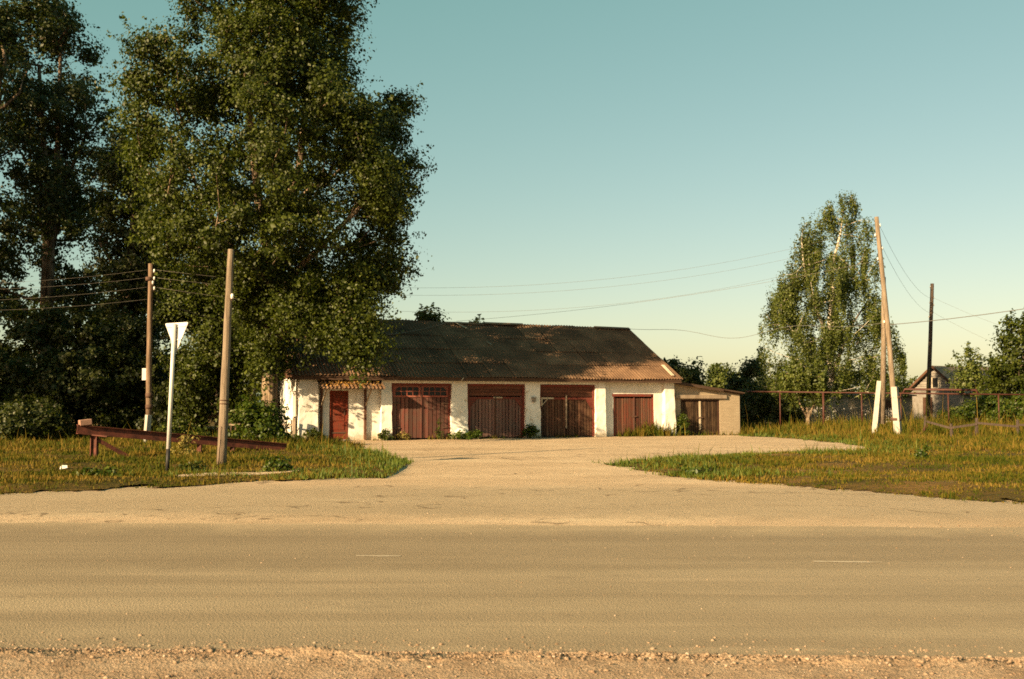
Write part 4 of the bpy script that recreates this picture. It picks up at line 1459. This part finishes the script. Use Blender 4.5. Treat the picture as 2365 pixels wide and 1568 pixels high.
def tree(name, label, cat, base, seeds, C, leaves, lsize, leafm, barkm, sig=(.55, .55, .45), seed=0, tip=.014, group=None, droop=0.0, aspect=.8, outward=.6, gamma=2.25, bias=.3, lvar=.3, fold=.25, zclip=None, spray=0.0):
    r = np.random.default_rng(seed)
    root = thing(name, label, cat, base, 0, group)
    b = np.array(base)
    mb = grow([([(np.array(p) - b, q) for p, q in pl_], at) for pl_, at in seeds], C - b, tip, bias, gamma, seed=seed)
    mb.build('trunk', barkm, root, True)
    m_ = len(C)
    cen = C.mean(0)
    per = np.maximum(4, (leaves / m_ * r.lognormal(0, .35, m_))).astype(int)
    idx = np.repeat(np.arange(m_), per)
    N_ = len(idx)
    sc_ = r.lognormal(0, .36, m_)[idx][:, None]
    g = r.normal(size=(N_, 3))
    g /= np.linalg.norm(g, axis=1, keepdims=True)
    g *= (r.random((N_, 1)) ** .5) * 1.35
    g = g * np.array(sig)[None] * sc_
    if droop:
        g[:, 2] -= np.abs(r.normal(0, droop, N_))
        g[:, :2] *= .75
    Pp = C[idx] + g
    if spray:
        ns = int(m_ * spray)
        pick = r.choice(m_, ns)
        dv = C[pick] - cen
        dv[:, 2] *= .5
        dv /= (np.linalg.norm(dv, axis=1, keepdims=True) + 1e-6)
        dv += r.normal(0, .45, (ns, 3)) + np.array([0, 0, .25])
        dv /= np.linalg.norm(dv, axis=1, keepdims=True)
        Ls = r.uniform(.6, 1.5, ns) * (sig[0] / .5)
        per2 = 26
        f = r.random((ns, per2, 1))
        sp = C[pick][:, None, :] + dv[:, None, :] * Ls[:, None, None] * (.25 + .75 * f) + r.normal(0, .13, (ns, per2, 3)) * (1.25 - f)
        g = np.concatenate([g, np.repeat(dv, per2, 0) * .3 + r.normal(0, .2, (ns * per2, 3))])
        Pp = np.concatenate([Pp, sp.reshape(-1, 3)])
        N_ = len(Pp)
    outd = Pp - cen
    outd /= (np.linalg.norm(outd, axis=1, keepdims=True) + 1e-6)
    gl = g / (np.linalg.norm(g, axis=1, keepdims=True) + 1e-6)
    Nn = r.normal(size=(N_, 3)) * .75 + gl * 1.0 + outd * outward + np.array([0, 0, .40])
    if zclip is not None:
        kk = Pp[:, 2] > zclip + r.normal(0, .35, N_)
        Pp, Nn = Pp[kk], Nn[kk]
        N_ = len(Pp)
    leaf_mesh('crown', Pp - b, Nn, lsize * r.lognormal(0, lvar, N_), leafm, aspect, fold, root)
    return root


def gpos(u, v, Y):
    p = P(u, v, Y)
    return (p.x, Y, 0.0)


# the big poplar beside the garage
YB = 38.6
def pb(u, v, dy=0.0):
    return tuple(P(u, v, YB + dy))
base = (P(622, 1000, YB).x, YB, 0.0)
seeds = [
    ([(base, .42), (pb(622, 985), .35), (pb(622, 900), .315), (pb(625, 800), .30), (pb(630, 700), .28), (pb(634, 620), .26)], None),
    ([(pb(642, 560, -.2), .17), (pb(660, 480, -.5), .155), (pb(692, 380, -.6), .14), (pb(705, 250, -.4), .12), (pb(700, 110), .10), (pb(690, -60), .08), (pb(680, -200), .05)], 5),
    ([(pb(612, 555, -.3), .18), (pb(598, 470, -.8), .165), (pb(588, 380, -1.2), .15), (pb(575, 260, -1.2), .13), (pb(568, 120, -.8), .11), (pb(575, -40), .08), (pb(590, -180), .05)], 5),
    ([(pb(600, 660, -.6), .11), (pb(560, 600, -1.4), .10), (pb(500, 520, -1.8), .09), (pb(450, 420, -1.5), .07), (pb(410, 300, -1), .05)], 4),
    ([(pb(690, 620, -1.2), .11), (pb(740, 570, -2.2), .10), (pb(810, 500, -2.6), .08), (pb(880, 430, -2.4), .06)], 4),
    ([(pb(680, 690, -1.3), .08), (pb(730, 690, -2.2), .07), (pb(790, 710, -2.8), .055), (pb(822, 770, -3.1), .04), (pb(838, 830, -3.2), .03)], 3),
]
rows = [(-330, 560, 690), (-240, 510, 790), (-120, 450, 850), (0, 428, 872), (60, 425, 878), (100, 390, 868), (150, 330, 845), (200, 300, 838), (235, 298, 860), (270, 298, 920),
        (300, 300, 925), (345, 303, 905), (385, 310, 930), (430, 316, 940), (480, 326, 940), (520, 346, 925), (580, 352, 910), (620, 380, 885), (650, 440, 855), (690, 500, 800), (720, 560, 740)]
C = crown_points(profile(rows, YB - 1.2, 7.2, .965), YB - 1.2, 1150, 5, gap=.16, nscale=.42)
ex = []
for (u, v, dy, rad, n) in ((790, 700, -2.6, .7, 9), (765, 745, -2.6, .6, 8), (815, 760, -3.0, .7, 9), (850, 755, -2.8, .5, 7), (725, 720, -2.2, .7, 9), (845, 795, -3.0, .5, 6), (812, 800, -3.1, .4, 4),
                           (852, 828, -2.9, .3, 3), (838, 842, -3.2, .15, 2), (690, 735, -2.8, .8, 10), (650, 690, -2.4, .8, 9), (700, 685, -3.0, .9, 10), (738, 785, -2.9, .5, 5), (845, 698, -2.2, .6, 7), (820, 660, -2.4, .8, 8), (868, 655, -2.0, .5, 5), (600, 680, -1.6, .8, 9), (628, 800, -.9, .35, 4), (622, 835, -1.0, .35, 6), (612, 790, -1.2, .4, 5), (615, 740, -1.0, .6, 7), (645, 770, .6, .7, 8), (690, 700, -.6, .8, 9), (590, 750, .5, .8, 9), (605, 830, .6, .5, 6), (650, 840, .9, .35, 3),
                           (860, 420, -2.6, .9, 13), (850, 350, -2.6, .9, 13), (880, 485, -2.6, .8, 10), (825, 280, -2.6, .9, 11), (890, 335, -.3, .9, 12), (895, 420, -.5, .9, 12), (870, 480, -.5, .9, 10), (925, 262, .6, .5, 6), (915, 238, .6, .4, 4), (890, 275, .3, .6, 6), (935, 400, -1.0, .6, 7), (905, 615, -1.5, .5, 5), (918, 575, -1.5, .6, 5), (870, 640, -1.8, .6, 6)):
    c = np.array(pb(u, v, dy))
    g = rng.normal(size=(n, 3))
    ex.append(c + g / np.linalg.norm(g, axis=1, keepdims=True) * rad * rng.random((n, 1)) ** .4)
C = np.concatenate([C] + ex)
tree('poplar_tree', 'huge poplar with sunlit dense crown overhanging the left roof end', 'tree', base, seeds, C, 320000, .100, LEAF, BARK, (.48, .48, .36), 5, tip=.010, lvar=.28, spray=.9)

# younger leafy tree left of the big trunk
YU = 42.0
rows = [(560, 380, 520), (620, 360, 560), (680, 362, 590), (740, 368, 600), (800, 375, 606), (860, 385, 606), (920, 395, 600), (970, 405, 590)]
base = gpos(505, 1010, YU)
seeds = [([(base, .09), (tuple(P(503, 960, YU)), .075), (tuple(P(498, 880, YU)), .06), (tuple(P(490, 780, YU)), .05), (tuple(P(470, 660, YU)), .035)], None)]
C = crown_points(profile(rows, YU, 1.9), YU, 230, 15, gap=.16, nscale=.6, shell=.5)
tree('maple_tree', 'young leafy tree hanging to the grass left of big trunk', 'tree', base, seeds, C, 46000, .105, LEAF, BARKD, (.42, .42, .36), 15, spray=.5)

# dark poplars at the left
def left_tree(label, Y, trunk, rows, n, leaves, seed, gap, extra=(), leafm=LEAFD, lsize=.135, cap=4.6, bark=BARKD, name='poplar_tree', shell=.45):
    base = gpos(trunk[0][0], trunk[0][1], Y)
    sd_ = [([(base, trunk[0][2])] + [(tuple(P(u, v, Y)), r_) for u, v, r_ in trunk[1:]], None)]
    for at, e in extra:
        sd_.append(([(tuple(P(u, v, Y + dy)), r_) for u, v, dy, r_ in e], at))
    C = crown_points(profile(rows, Y, cap), Y, n, seed, gap, .40, shell)
    return tree(name, label, 'tree', base, sd_, C, leaves, lsize, leafm, bark, (.52, .52, .36), seed, group=None, spray=.9)


left_tree('tall dark poplar with forked pale trunk near left edge', 50, [(98, 1000, .42), (103, 850, .36), (108, 700, .33), (113, 560, .30), (118, 460, .26)],
          [(-70, 20, 110), (0, -40, 165), (50, -70, 208), (120, -80, 245), (200, -90, 262), (280, -70, 270), (340, -40, 268), (400, 20, 262), (470, 10, 262), (540, -20, 270), (600, -20, 255), (680, -10, 235), (740, 10, 220)],
          440, 62000, 21, .32, [(4, [(104, 380, -.3, .15), (98, 280, -.6, .12), (90, 150, -.6, .08)]), (4, [(132, 380, .3, .16), (136, 260, .4, .12), (140, 120, .4, .08)]),
                                (4, [(165, 390, 1, .10), (195, 320, 1.2, .07)]), (4, [(80, 400, -1, .08), (40, 340, -1.5, .05)]), (3, [(150, 480, .8, .07), (200, 440, 1.2, .05)])])
left_tree('dark poplar with leaning thick trunk behind the reddish pole', 46, [(274, 1000, .36), (284, 880, .33), (290, 780, .30), (297, 680, .27), (304, 580, .22), (312, 480, .16), (322, 380, .10)],
          [(290, 330, 380), (340, 270, 400), (400, 245, 410), (470, 235, 415), (540, 235, 415), (600, 230, 405), (660, 235, 400), (720, 250, 395)],
          190, 26000, 22, .26, [(3, [(335, 620, -.5, .10), (365, 560, -.9, .07)]), (3, [(255, 600, -.3, .07), (230, 560, -.5, .05)])], cap=3.6)
left_tree('poplar at the left picture edge reaching in with a bare branch', 44, [(-130, 1010, .42), (-125, 800, .36), (-120, 600, .30), (-115, 420, .24), (-110, 250, .15)],
          [(-250, -220, -60), (-120, -300, -5), (0, -330, 30), (120, -340, 45), (220, -330, 40), (300, -300, 5), (420, -300, 10), (480, -300, 25), (620, -290, -5), (740, -280, 10)],
          330, 42000, 23, .24, [(3, [(-60, 330, 0, .12), (0, 255, .3, .09), (45, 215, .5, .06)])])
# their neighbours outside the frame, which keep the left corner in shade
def off_tree(label, x, y, h, seed, rx=5.2):
    zs = np.linspace(2.2, h, 9)
    pr = np.array([(z, x, max(.7, rx * math.sin(math.pi * (.12 + .80 * (z - 2.2) / (h - 2.2)))), max(.7, rx * math.sin(math.pi * (.12 + .80 * (z - 2.2) / (h - 2.2))))) for z in zs])
    base = (x, y, 0.0)
    sd_ = [([(base, .42), ((x, y, 3), .34), ((x + .2, y, 8), .28), ((x, y + .2, 14), .18), ((x, y, h * .85), .07)], None)]
    C = crown_points(pr, y, 330, seed, .14, .4)
    return tree('poplar_tree', label, 'tree', base, sd_, C, 22000, .22, LEAFD, BARKD, (.70, .70, .5), seed)


off_tree('broad poplar outside the left edge, nearest the road', -30.5, 30.5, 23, 31)
off_tree('broad poplar outside the left edge, set back in the row', -36, 40, 24, 32)


# shrubs
def bush(label, u, v, Y, w, h, n, leaves, lsize, seed, leafm=LEAFD, stems=4, name='leafy_bush', cat='bush', sig=.30, top=1.0, zmin=.12, gap=.12):
    b = P(u, v, Y)
    base = (b.x, Y, 0.0)
    r = np.random.default_rng(seed)
    zs = np.linspace(h * zmin, h, 6)
    pr = np.array([(z, b.x, w / 2 * max(.15, math.sin(math.pi * (.28 + (.72 - .12 * top) * (z / h))) ** .8), w / 2 * .8 * max(.15, math.sin(math.pi * (.28 + .6 * (z / h))))) for z in zs])
    C = crown_points(pr, Y, n, seed, gap, .9, .5)
    sd_ = [([(base, .05), ((b.x + r.uniform(-.1, .1), Y, h * .3), .035), ((b.x + r.uniform(-.3, .3), Y, h * .6), .02)], None)]
    return tree(name, label, cat, base, sd_, C, leaves, lsize, leafm, BARKD, (sig, sig, sig * .85), seed, tip=.006, spray=.7)


bush('low dark bush at the left picture edge under the poplars', -20, 1000, 41, 5.2, 3.6, 110, 16000, .13, 41)
bush('tall dark bush beneath the forked poplar', 95, 1000, 43, 5.0, 5.6, 150, 20000, .13, 42)
bush('rounded dark bush between the two left trunks', 195, 1000, 42, 4.2, 5.0, 120, 16000, .13, 43)
bush('dark bush behind the block end of the rusty beam', 290, 1000, 44, 4.4, 5.2, 120, 15000, .13, 44)
bush('dark bush right behind the reddish pole', 380, 1000, 43, 3.6, 3.6, 90, 12000, .13, 45)
bush('low spreading dark bush in front of left trunks', 60, 1000, 37.5, 3.4, 1.5, 60, 7000, .10, 46)
bush('low leafy weeds behind the rusty beam', 425, 1000, 35.5, 2.2, .75, 36, 2600, .09, 47, LEAF, sig=.18)
bush('far dark thicket glimpsed between the left trunks', 160, 1000, 56, 11.0, 8.0, 170, 17000, .18, 48, sig=.5)
bush('far dark thicket behind the young leafy tree', 430, 1000, 52, 8.0, 7.5, 150, 16000, .18, 49, sig=.5)
bush('bright green lilac bush between grey pole and big trunk', 592, 1012, 33.6, 1.65, 1.42, 70, 5200, .095, 50, LEAFG, sig=.20)
bush('small green weed bush at the picket fence foot', 668, 1015, 36.5, .9, .26, 18, 900, .07, 51, LEAFG, sig=.14)

# greenery behind the garage
bush('treetop showing above the roof ridge near the poplar', 975, 940, 60, 3.2, 6.9, 120, 9000, .15, 60, LEAF, sig=.34, name='leafy_tree', cat='tree', zmin=.5)
bush('thin sapling top above the middle of the ridge', 1095, 940, 60, 1.3, 6.35, 40, 1800, .13, 61, LEAF, sig=.25, name='leafy_tree', cat='tree', zmin=.6)
bush('dark round tree behind the right roof corner', 1578, 940, 62, 2.9, 4.2, 110, 10000, .15, 62, LEAFD, sig=.36, name='leafy_tree', cat='tree', zmin=.3)
bush('pale green tree behind the brick lean-to', 1662, 940, 76, 2.6, 4.1, 80, 7000, .16, 63, LEAFB, sig=.36, name='leafy_tree', cat='tree', zmin=.3)
bush('dark tree between brick lean-to and birch', 1738, 940, 64, 3.4, 4.0, 110, 11000, .15, 64, LEAFD, sig=.38, name='leafy_tree', cat='tree', zmin=.1)
bush('dark low thicket in shadow right of the brick lean-to', 1775, 960, 60, 4.2, 2.3, 80, 8000, .14, 65, LEAFD, sig=.34)
bush('loose pale fruit tree right of the grey house', 2262, 960, 60, 3.2, 5.1, 90, 5000, .13, 66, LEAFB, sig=.34, name='fruit_tree', cat='tree', top=.6, gap=.22)
bush('dense green tree cut by the right picture edge', 2375, 960, 58, 4.6, 6.6, 150, 14000, .14, 67, LEAF, sig=.40, name='leafy_tree', cat='tree', top=1.4)
bush('low green hedge under the pipe at far right', 2330, 960, 54, 5.2, 1.9, 80, 8000, .12, 68, LEAFG, sig=.3)
bush('low thicket at the grey house wall', 2235, 960, 57, 2.4, 1.2, 50, 4500, .11, 69, LEAF, sig=.28)
for i, (u, Y, w, h, lab) in enumerate(((2085, 130, 12, 4.0, 'far tree clump left of the grey house roof'), (1850, 105, 26, 4.6, 'far tree clump behind the birch stems'), (2330, 100, 18, 5.0, 'far tree clump behind the right edge trees'),
                                       (1640, 120, 20, 4.2, 'far tree clump beyond the brick lean-to'))):
    bush(lab, u, 940, Y, w, h, 110, 9000, .30, 70 + i, LEAFB if i == 0 else LEAFD, sig=.8, name='far_trees', cat='trees')

# birch
YR = 58.0
rows = [(452, 1935, 1965), (480, 1900, 1992), (520, 1880, 2004), (570, 1868, 2008), (620, 1830, 2012), (670, 1790, 2020), (720, 1776, 2030), (780, 1768, 2050), (840, 1765, 2072), (890, 1772, 2078), (915, 1790, 2060)]
C = crown_points(profile(rows, YR, 3.2, 1.12), YR, 450, 80, .25, .75, .36)
rows = [(512, 1850, 1866), (550, 1836, 1880), (600, 1820, 1880), (650, 1780, 1860), (690, 1766, 1840)]
C = np.concatenate([C, crown_points(profile(rows, YR - .8, 1.4), YR - .8, 45, 81, 0)])
base = gpos(1912, 990, YR)
pr_ = lambda u, v, dy=0.0: tuple(P(u, v, YR + dy))
seeds = [([(base, .23), (pr_(1911, 950), .20), (pr_(1916, 880), .16), (pr_(1911, 780, .3), .14), (pr_(1922, 680, .1), .13), (pr_(1922, 610, -.2), .09), (pr_(1940, 540), .055), (pr_(1948, 480), .025)], None),
         ([(pr_(1880, 700, -.6), .07), (pr_(1855, 610, -.9), .05), (pr_(1850, 550, -.9), .03)], 3),
         ([(pr_(1960, 760, .2), .07), (pr_(2000, 700, .4), .05)], 2)]
tree('birch_tree', 'weeping birch with white trunk beside the tall braced pole', 'tree', base, seeds, C, 105000, .100, LEAFB, BIRCHB, (.32, .32, .34), 80, tip=.007, droop=.68, zclip=2.1, aspect=.7, outward=.3)
base = gpos(1866, 992, 56)
seeds = [([(base, .15), (tuple(P(1865, 965, 56)), .11), (tuple(P(1862, 940, 56)), .07)], None), ([(tuple(P(1884, 925, 56)), .035), (tuple(P(1905, 900, 56)), .025)], 1), ([(tuple(P(1845, 930, 56)), .035), (tuple(P(1830, 900, 56)), .02)], 1)]
C = crown_points(profile([(905, 1810, 1910), (880, 1800, 1920), (850, 1810, 1910), (830, 1830, 1890)], 56, 1.5), 56, 60, 83, .15, .7)
tree('birch_tree', 'low crooked pale stem left of the weeping birch', 'tree', base, seeds, C, 8000, .12, LEAFB, BARK, (.3, .3, .4), 83, tip=.008, droop=.3)

# ------------------------------------------------------------------ right background: pipe, house, fences
YP = 53.0
pa, pbb = P(1722, 904, 55.0), P(2420, 912, 51.0)
PL = thing('gas_pipe', 'red brown gas pipe carried on thin posts across the right yard', 'pipe', (pa.x, pa.y, 0))
o_ = Vector((pa.x, pa.y, 0))
bend = [pa, pa.lerp(pbb, .60), pa.lerp(pbb, .605) + Vector((0, 0, .0)), pbb]
MB().tube([p - o_ for p in (pa, pa.lerp(pbb, .33), pa.lerp(pbb, .66), pbb)], .042, 8).build('pipe', PIPEM, PL, True)
h1, h2 = pa.lerp(pbb, .545), pa.lerp(pbb, .79)
MB().tube([h1 - o_ + Vector((0, .3, 0)), h1 - o_ + Vector((.1, .3, .22)), h2 - o_ + Vector((-.1, .3, .22)), h2 - o_ + Vector((0, .3, 0))], .06, 8).build('pipe_loop', PIPEM, PL, True)
for f in (.12, .27, .40, .475, .53, .685, .845, .98):
    p = pa.lerp(pbb, f) - o_
    MB().tube([(p.x, p.y, 0), (p.x, p.y, p.z - .02)], .038 if f != .27 else .06, 8).build('post', PIPEM, PL, True)
# rail fence stubs
FR = thing('rail_fence', 'broken low dark timber rail fence in the right grass', 'fence', (*P(2150, 1000, 42.5)[:2], 0))
o_ = Vector((*P(2150, 1000, 42.5)[:2], 0))
ff = [(2135, 42.6, .95, .05), (2197, 42.2, .62, -.02), (2254, 42.0, .86, .03), (2350, 41.6, .8, 0), (2440, 41.2, .85, 0)]
for (u, Y, h_, ln) in ff:
    p = Vector((*P(u, 1000, Y)[:2], 0)) - o_
    MB().tube([p, p + Vector((ln, 0, h_))], [.075, .06], 7).build('post', POLED, FR)
tops = [Vector((*P(u, 1000, Y)[:2], h_ * .72)) - o_ for (u, Y, h_, ln) in ff]
for i in range(len(tops) - 1):
    MB().bar(tops[i] + Vector((0, -.08, rs.uniform(-.05, .05))), tops[i + 1] + Vector((0, -.08, rs.uniform(-.12, .02))), .04, .09).build('rail', POLED, FR)
p = Vector((*P(2118, 1000, 42.4)[:2], 0)) - o_
MB().bar(p, p + Vector((.45, .1, .55)), .07, .08).build('brace', BRN3, FR)
# grey picket fence behind the birch
fa, fb = P(1790, 960, 63), P(2068, 960, 60)
FP = thing('picket_fence', 'long grey picket fence behind the birch stems', 'fence', (fa.x, fa.y, 0), math.atan2(fb.y - fa.y, fb.x - fa.x))
L = math.hypot(fb.x - fa.x, fb.y - fa.y)
GREYP = m_wood('blue_grey_pickets', (0.30, 0.29, 0.27), (0.20, 0.17, 0.14), .45)
for z in (.35, .95):
    MB().box(0, L, .02, .06, z, z + .07).build('rail', GREYP, FP)
for i in range(54):
    x = i * L / 53
    h_ = 1.22 + rs.uniform(-.06, .06)
    MB().add([(x - .04, 0, .05), (x + .04, 0, .05), (x + .04, 0, h_ - .08), (x, 0, h_), (x - .04, 0, h_ - .08), (x - .04, .018, .05), (x + .04, .018, .05), (x + .04, .018, h_ - .08), (x, .018, h_), (x - .04, .018, h_ - .08)],
             [(0, 1, 2, 3, 4), (9, 8, 7, 6, 5), (0, 5, 6, 1), (1, 6, 7, 2), (2, 7, 8, 3), (3, 8, 9, 4), (4, 9, 5, 0)]).build('picket', GREYP, FP)
# pale outbuilding behind the birch
ob = P(2010, 960, 68)
OB = thing('outbuilding', 'low pale clay walled outbuilding behind the picket fence', 'outbuilding', (ob.x, ob.y, 0), .1)
CLAY = m_plain('pale_clay_render', (0.26, 0.21, 0.15), .95, .1, var=.25, scale=2.0, bump=.5)
MB().box(-1.6, 3.0, 0, 3.0, 0, 1.95).build('wall', CLAY, OB)
MB().add([(-1.8, -.25, 1.95), (3.2, -.25, 1.95), (3.2, 3.2, 2.15), (-1.8, 3.2, 2.15), (-1.8, -.25, 2.03), (3.2, -.25, 2.03), (3.2, 3.2, 2.23), (-1.8, 3.2, 2.23)],
         [(0, 3, 2, 1), (4, 5, 6, 7), (0, 1, 5, 4), (1, 2, 6, 5), (2, 3, 7, 6), (3, 0, 4, 7)]).build('roof', SHEET, OB)
MB().box(.9, 1.6, -.05, 0.0 - .003, 0, 1.7).build('door', BRN3, OB)
# grey house
YH = 74.0
hc = P(2161, 930, YH)
HS = thing('grey_house', 'small grey timber house with steep gable behind the pipe', 'house', (hc.x, YH, 0), .55)
HW, HD, HE, HR = 4.6, 8.0, 2.30, 4.15
PALEH = m_wood('silver_grey_house_boards', (0.20, 0.18, 0.155), (0.12, 0.10, 0.08), .46, axis='X')
hw = 2.3
# local x along the ridge (0 is the gable wall), local y across
mb = MB()
mb.box(0.0, HD, -hw, hw, 0, HE)
mb.add([(0.05, -hw, HE), (.05, hw, HE), (.05, 0, HR - .05), (HD - .05, -hw, HE), (HD - .05, hw, HE), (HD - .05, 0, HR - .05)], [(0, 1, 2), (5, 4, 3), (0, 3, 4, 1), (1, 4, 5, 2), (2, 5, 3, 0)])
mb.build('wall', PALEH, HS)
for i in range(9):
    z0 = HE + .02 + i * (HR - HE - .1) / 9
    z1 = z0 + (HR - HE - .1) / 9 - .02
    w0 = hw * (1 - (z1 - HE) / (HR - HE)) - .02
    if w0 > .1:
        MB().box(-.03, .045, -w0, w0, z0, z1).build('gable_board', PALEH, HS)
slp = MB()
for sgn in (-1, 1):
    a0, a1 = (sgn * (hw + .35), HE - .26), (0, HR + .03)
    V = [(-.40, a0[0], a0[1]), (HD + .3, a0[0], a0[1]), (HD + .3, a1[0], a1[1]), (-.40, a1[0], a1[1])]
    V += [(x, y, z + .07) for x, y, z in V]
    slp.add(V, [(0, 3, 2, 1), (4, 5, 6, 7), (0, 1, 5, 4), (1, 2, 6, 5), (2, 3, 7, 6), (3, 0, 4, 7)])
rf = slp.build('roof', m_plain('grey_slate', (0.22, 0.17, 0.125), .9, .2, var=.3, scale=3, bump=.4), HS)
for sgn in (-1, 1):
    MB().bar((-.42, sgn * (hw + .35), HE - .26), (-.42, 0, HR + .05), .03, .16).build('barge_board', BRN3, rf)
win = MB().box(-.045, -.032, -.22, .22, HE + .35, HE + 1.05).build('window', GLASS, HS)
MB().box(-.06, -.034, -.52, -.225, HE + .30, HE + 1.1).build('shutter', PALEW, win)
MB().box(-.06, -.034, .225, .30, HE + .30, HE + 1.1).build('window_frame', PALEW, win)
for x in (1.2, 3.6, 6.0):
    w2 = MB().box(x, x + .8, -hw - .02, -hw - .003, .95, 1.75).build('window', GLASS, HS)
    MB().box(x - .08, x - .005, -hw - .05, -hw - .004, .9, 1.8).box(x + .805, x + .88, -hw - .05, -hw - .004, .9, 1.8).box(x - .004, x + .804, -hw - .05, -hw - .021, 1.752, 1.82).build('window_frame', PALEW, w2)
MB().box(-.04, -.004, .3, 1.1, .2, 1.9).build('door', BRN3, HS)

# ------------------------------------------------------------------ weeds at the foot of the garage
def weed_blades(name, cx, cy, rx, ry, n, hm, wd, mt, **kw):
    X, Y = cx + rng.normal(0, rx, n), cy + rng.normal(0, ry, n)
    return blades(name, np.stack([X, Y], -1), np.full(n, -.01), hm * np.clip(rng.lognormal(0, .35, n), .3, 1.9), np.full(n, wd), mt, .35, **kw)


for (u0, n0, rx, num, hm, lab) in ((14.35, -.02, .42, 420, .48, 'tall straw yellow grass clump before the low red gate'),
                                   (13.3, -.08, .30, 200, .30, 'green grass tuft at the middle of the low red gate')):
    c = Bw(u0, n0, 0)
    weed_blades('grass_clump', c.x, c.y, rx, .10, num, hm, .035, GRASS, label=lab, kind='stuff')
bb_ = Bw(15.75, .05, 0)


def weed(label, u0, n0, w, h, n, leaves, ls, seed, mt):
    c = Bw(u0, n0, 0)
    zs = np.linspace(h * .1, h, 5)
    pr = np.array([(z, c.x, w / 2 * math.sin(math.pi * (.35 + .5 * z / h)), w / 3 * math.sin(math.pi * (.35 + .5 * z / h))) for z in zs])
    Cc = crown_points(pr, c.y, n, seed, 0)
    base = (c.x, c.y, 0.0)
    return tree('weed_plant', label, 'weed', base, [([(base, .012), ((c.x, c.y, h * .5), .008)], None)], Cc, leaves, ls, mt, LEAFG, (.10, .10, .09), seed, tip=.004)


weed('feathery green weed bush at the corner between garage and lean-to', 15.85, .02, .75, 1.05, 40, 1700, .05, 90, LEAFG)
weed('leafy green weed at the foot of the third pier', 8.12, -.30, .75, .48, 20, 420, .09, 91, LEAFG)
weed('low leafy weed patch at the crumbled second pier', 4.95, -.55, 1.3, .26, 24, 700, .07, 92, LEAFG)
weed('thin sapling weed standing before the glazed red gate', 4.05, -.15, .22, .85, 12, 260, .05, 93, LEAF)
weed('pale leafy weed between second pier and greyed gate', 5.72, -.25, .42, .38, 12, 260, .08, 94, LEAFG)
weed('green weed beside the door pier', 1.75, -.35, .6, .42, 18, 420, .07, 95, LEAF)
weed('small weed at the left edge of glazed red gate', 2.5, -.2, .5, .28, 14, 300, .06, 96, LEAFY)
weed('green weed mound right of the grey pole in verge', -4.6, -2.6, 1.0, .5, 22, 900, .07, 97, LEAFG)
weed('weeds at the garage corner pier', -1.15, -.35, .9, .45, 24, 800, .07, 98, LEAF)
for (u, v, w, h, lab, mt) in ((237, 1108, .9, .22, 'bright green low plant in dry left grass', LEAFG), (640, 1098, 1.0, .26, 'green low plant by the dirt strip right of the grey pole', LEAFG),
                              (2130, 1068, .5, .42, 'upright green weed in the right verge', LEAFG), (428, 1058, .5, .55, 'whitish flowering weed right of the sign post', LEAFY), (445, 1096, .6, .18, 'small green plant at the foot of the sign', LEAF),
                              (1612, 1098, .8, .12, 'bright grass tuft on the right verge tip', LEAFG)):
    p = G(u, v)
    q = Vector((p.x - B0.x, p.y - B0.y, 0))
    uu, nn = q.x * math.cos(TH) + q.y * math.sin(TH), -q.x * math.sin(TH) + q.y * math.cos(TH)
    weed(lab, uu, nn, w, h, 16, 480, .06, int(u), mt)
# thin strip of small weeds along the wall foot
n = 900
uu = rng.uniform(-1.8, 19.2, n)
pn = np.array([nz(x, 2.0, 5.0, 1.1) for x in uu])
k = pn > -.12
uu = uu[k]
nn = -np.abs(rng.normal(.05, .16, len(uu)))
W = np.array([tuple(Bw(a, b, 0)) for a, b in zip(uu, nn)])
blades('wall_foot_weeds', W[:, :2], np.full(len(W), -.01), .11 * rng.lognormal(0, .5, len(W)), np.full(len(W), .035), GRASS, .5, kind='stuff', label='thin weeds along the foot of the garage wall')
# bare dirt strip in the left verge
xs, ys = np.arange(-9, -3, .1), np.arange(17, 23, .1)
XX, YY = np.meshgrid(xs, ys)
ins = in_poly(XX + .05, YY + .05, DIRT)[:-1, :-1]
idx = np.arange(XX.size).reshape(XX.shape)
Q = np.stack([idx[:-1, :-1], idx[:-1, 1:], idx[1:, 1:], idx[1:, :-1]], -1)[ins]
used, inv = np.unique(Q, return_inverse=True)
V = np.stack([XX, YY, verge_h(XX, YY, LEFT) + .006], -1).reshape(-1, 3)[used]
obj('dirt_path', fast_mesh('dirt_path', V, inv.reshape(-1, 4), np.arange(len(Q)) * 4, True), DRIVE, kind='structure')
grass_field('fresh_grass', LEFT, [(-9, -2.5, 19, 33, 170, .065)], 'fresh green grass fringing the left verge tip', green=True)
grass_field('fresh_grass', RIGHT, [(2, 16, 19, 46, 150, .065)], 'fresh green grass fringing the right verge beside the driveway', green=True)
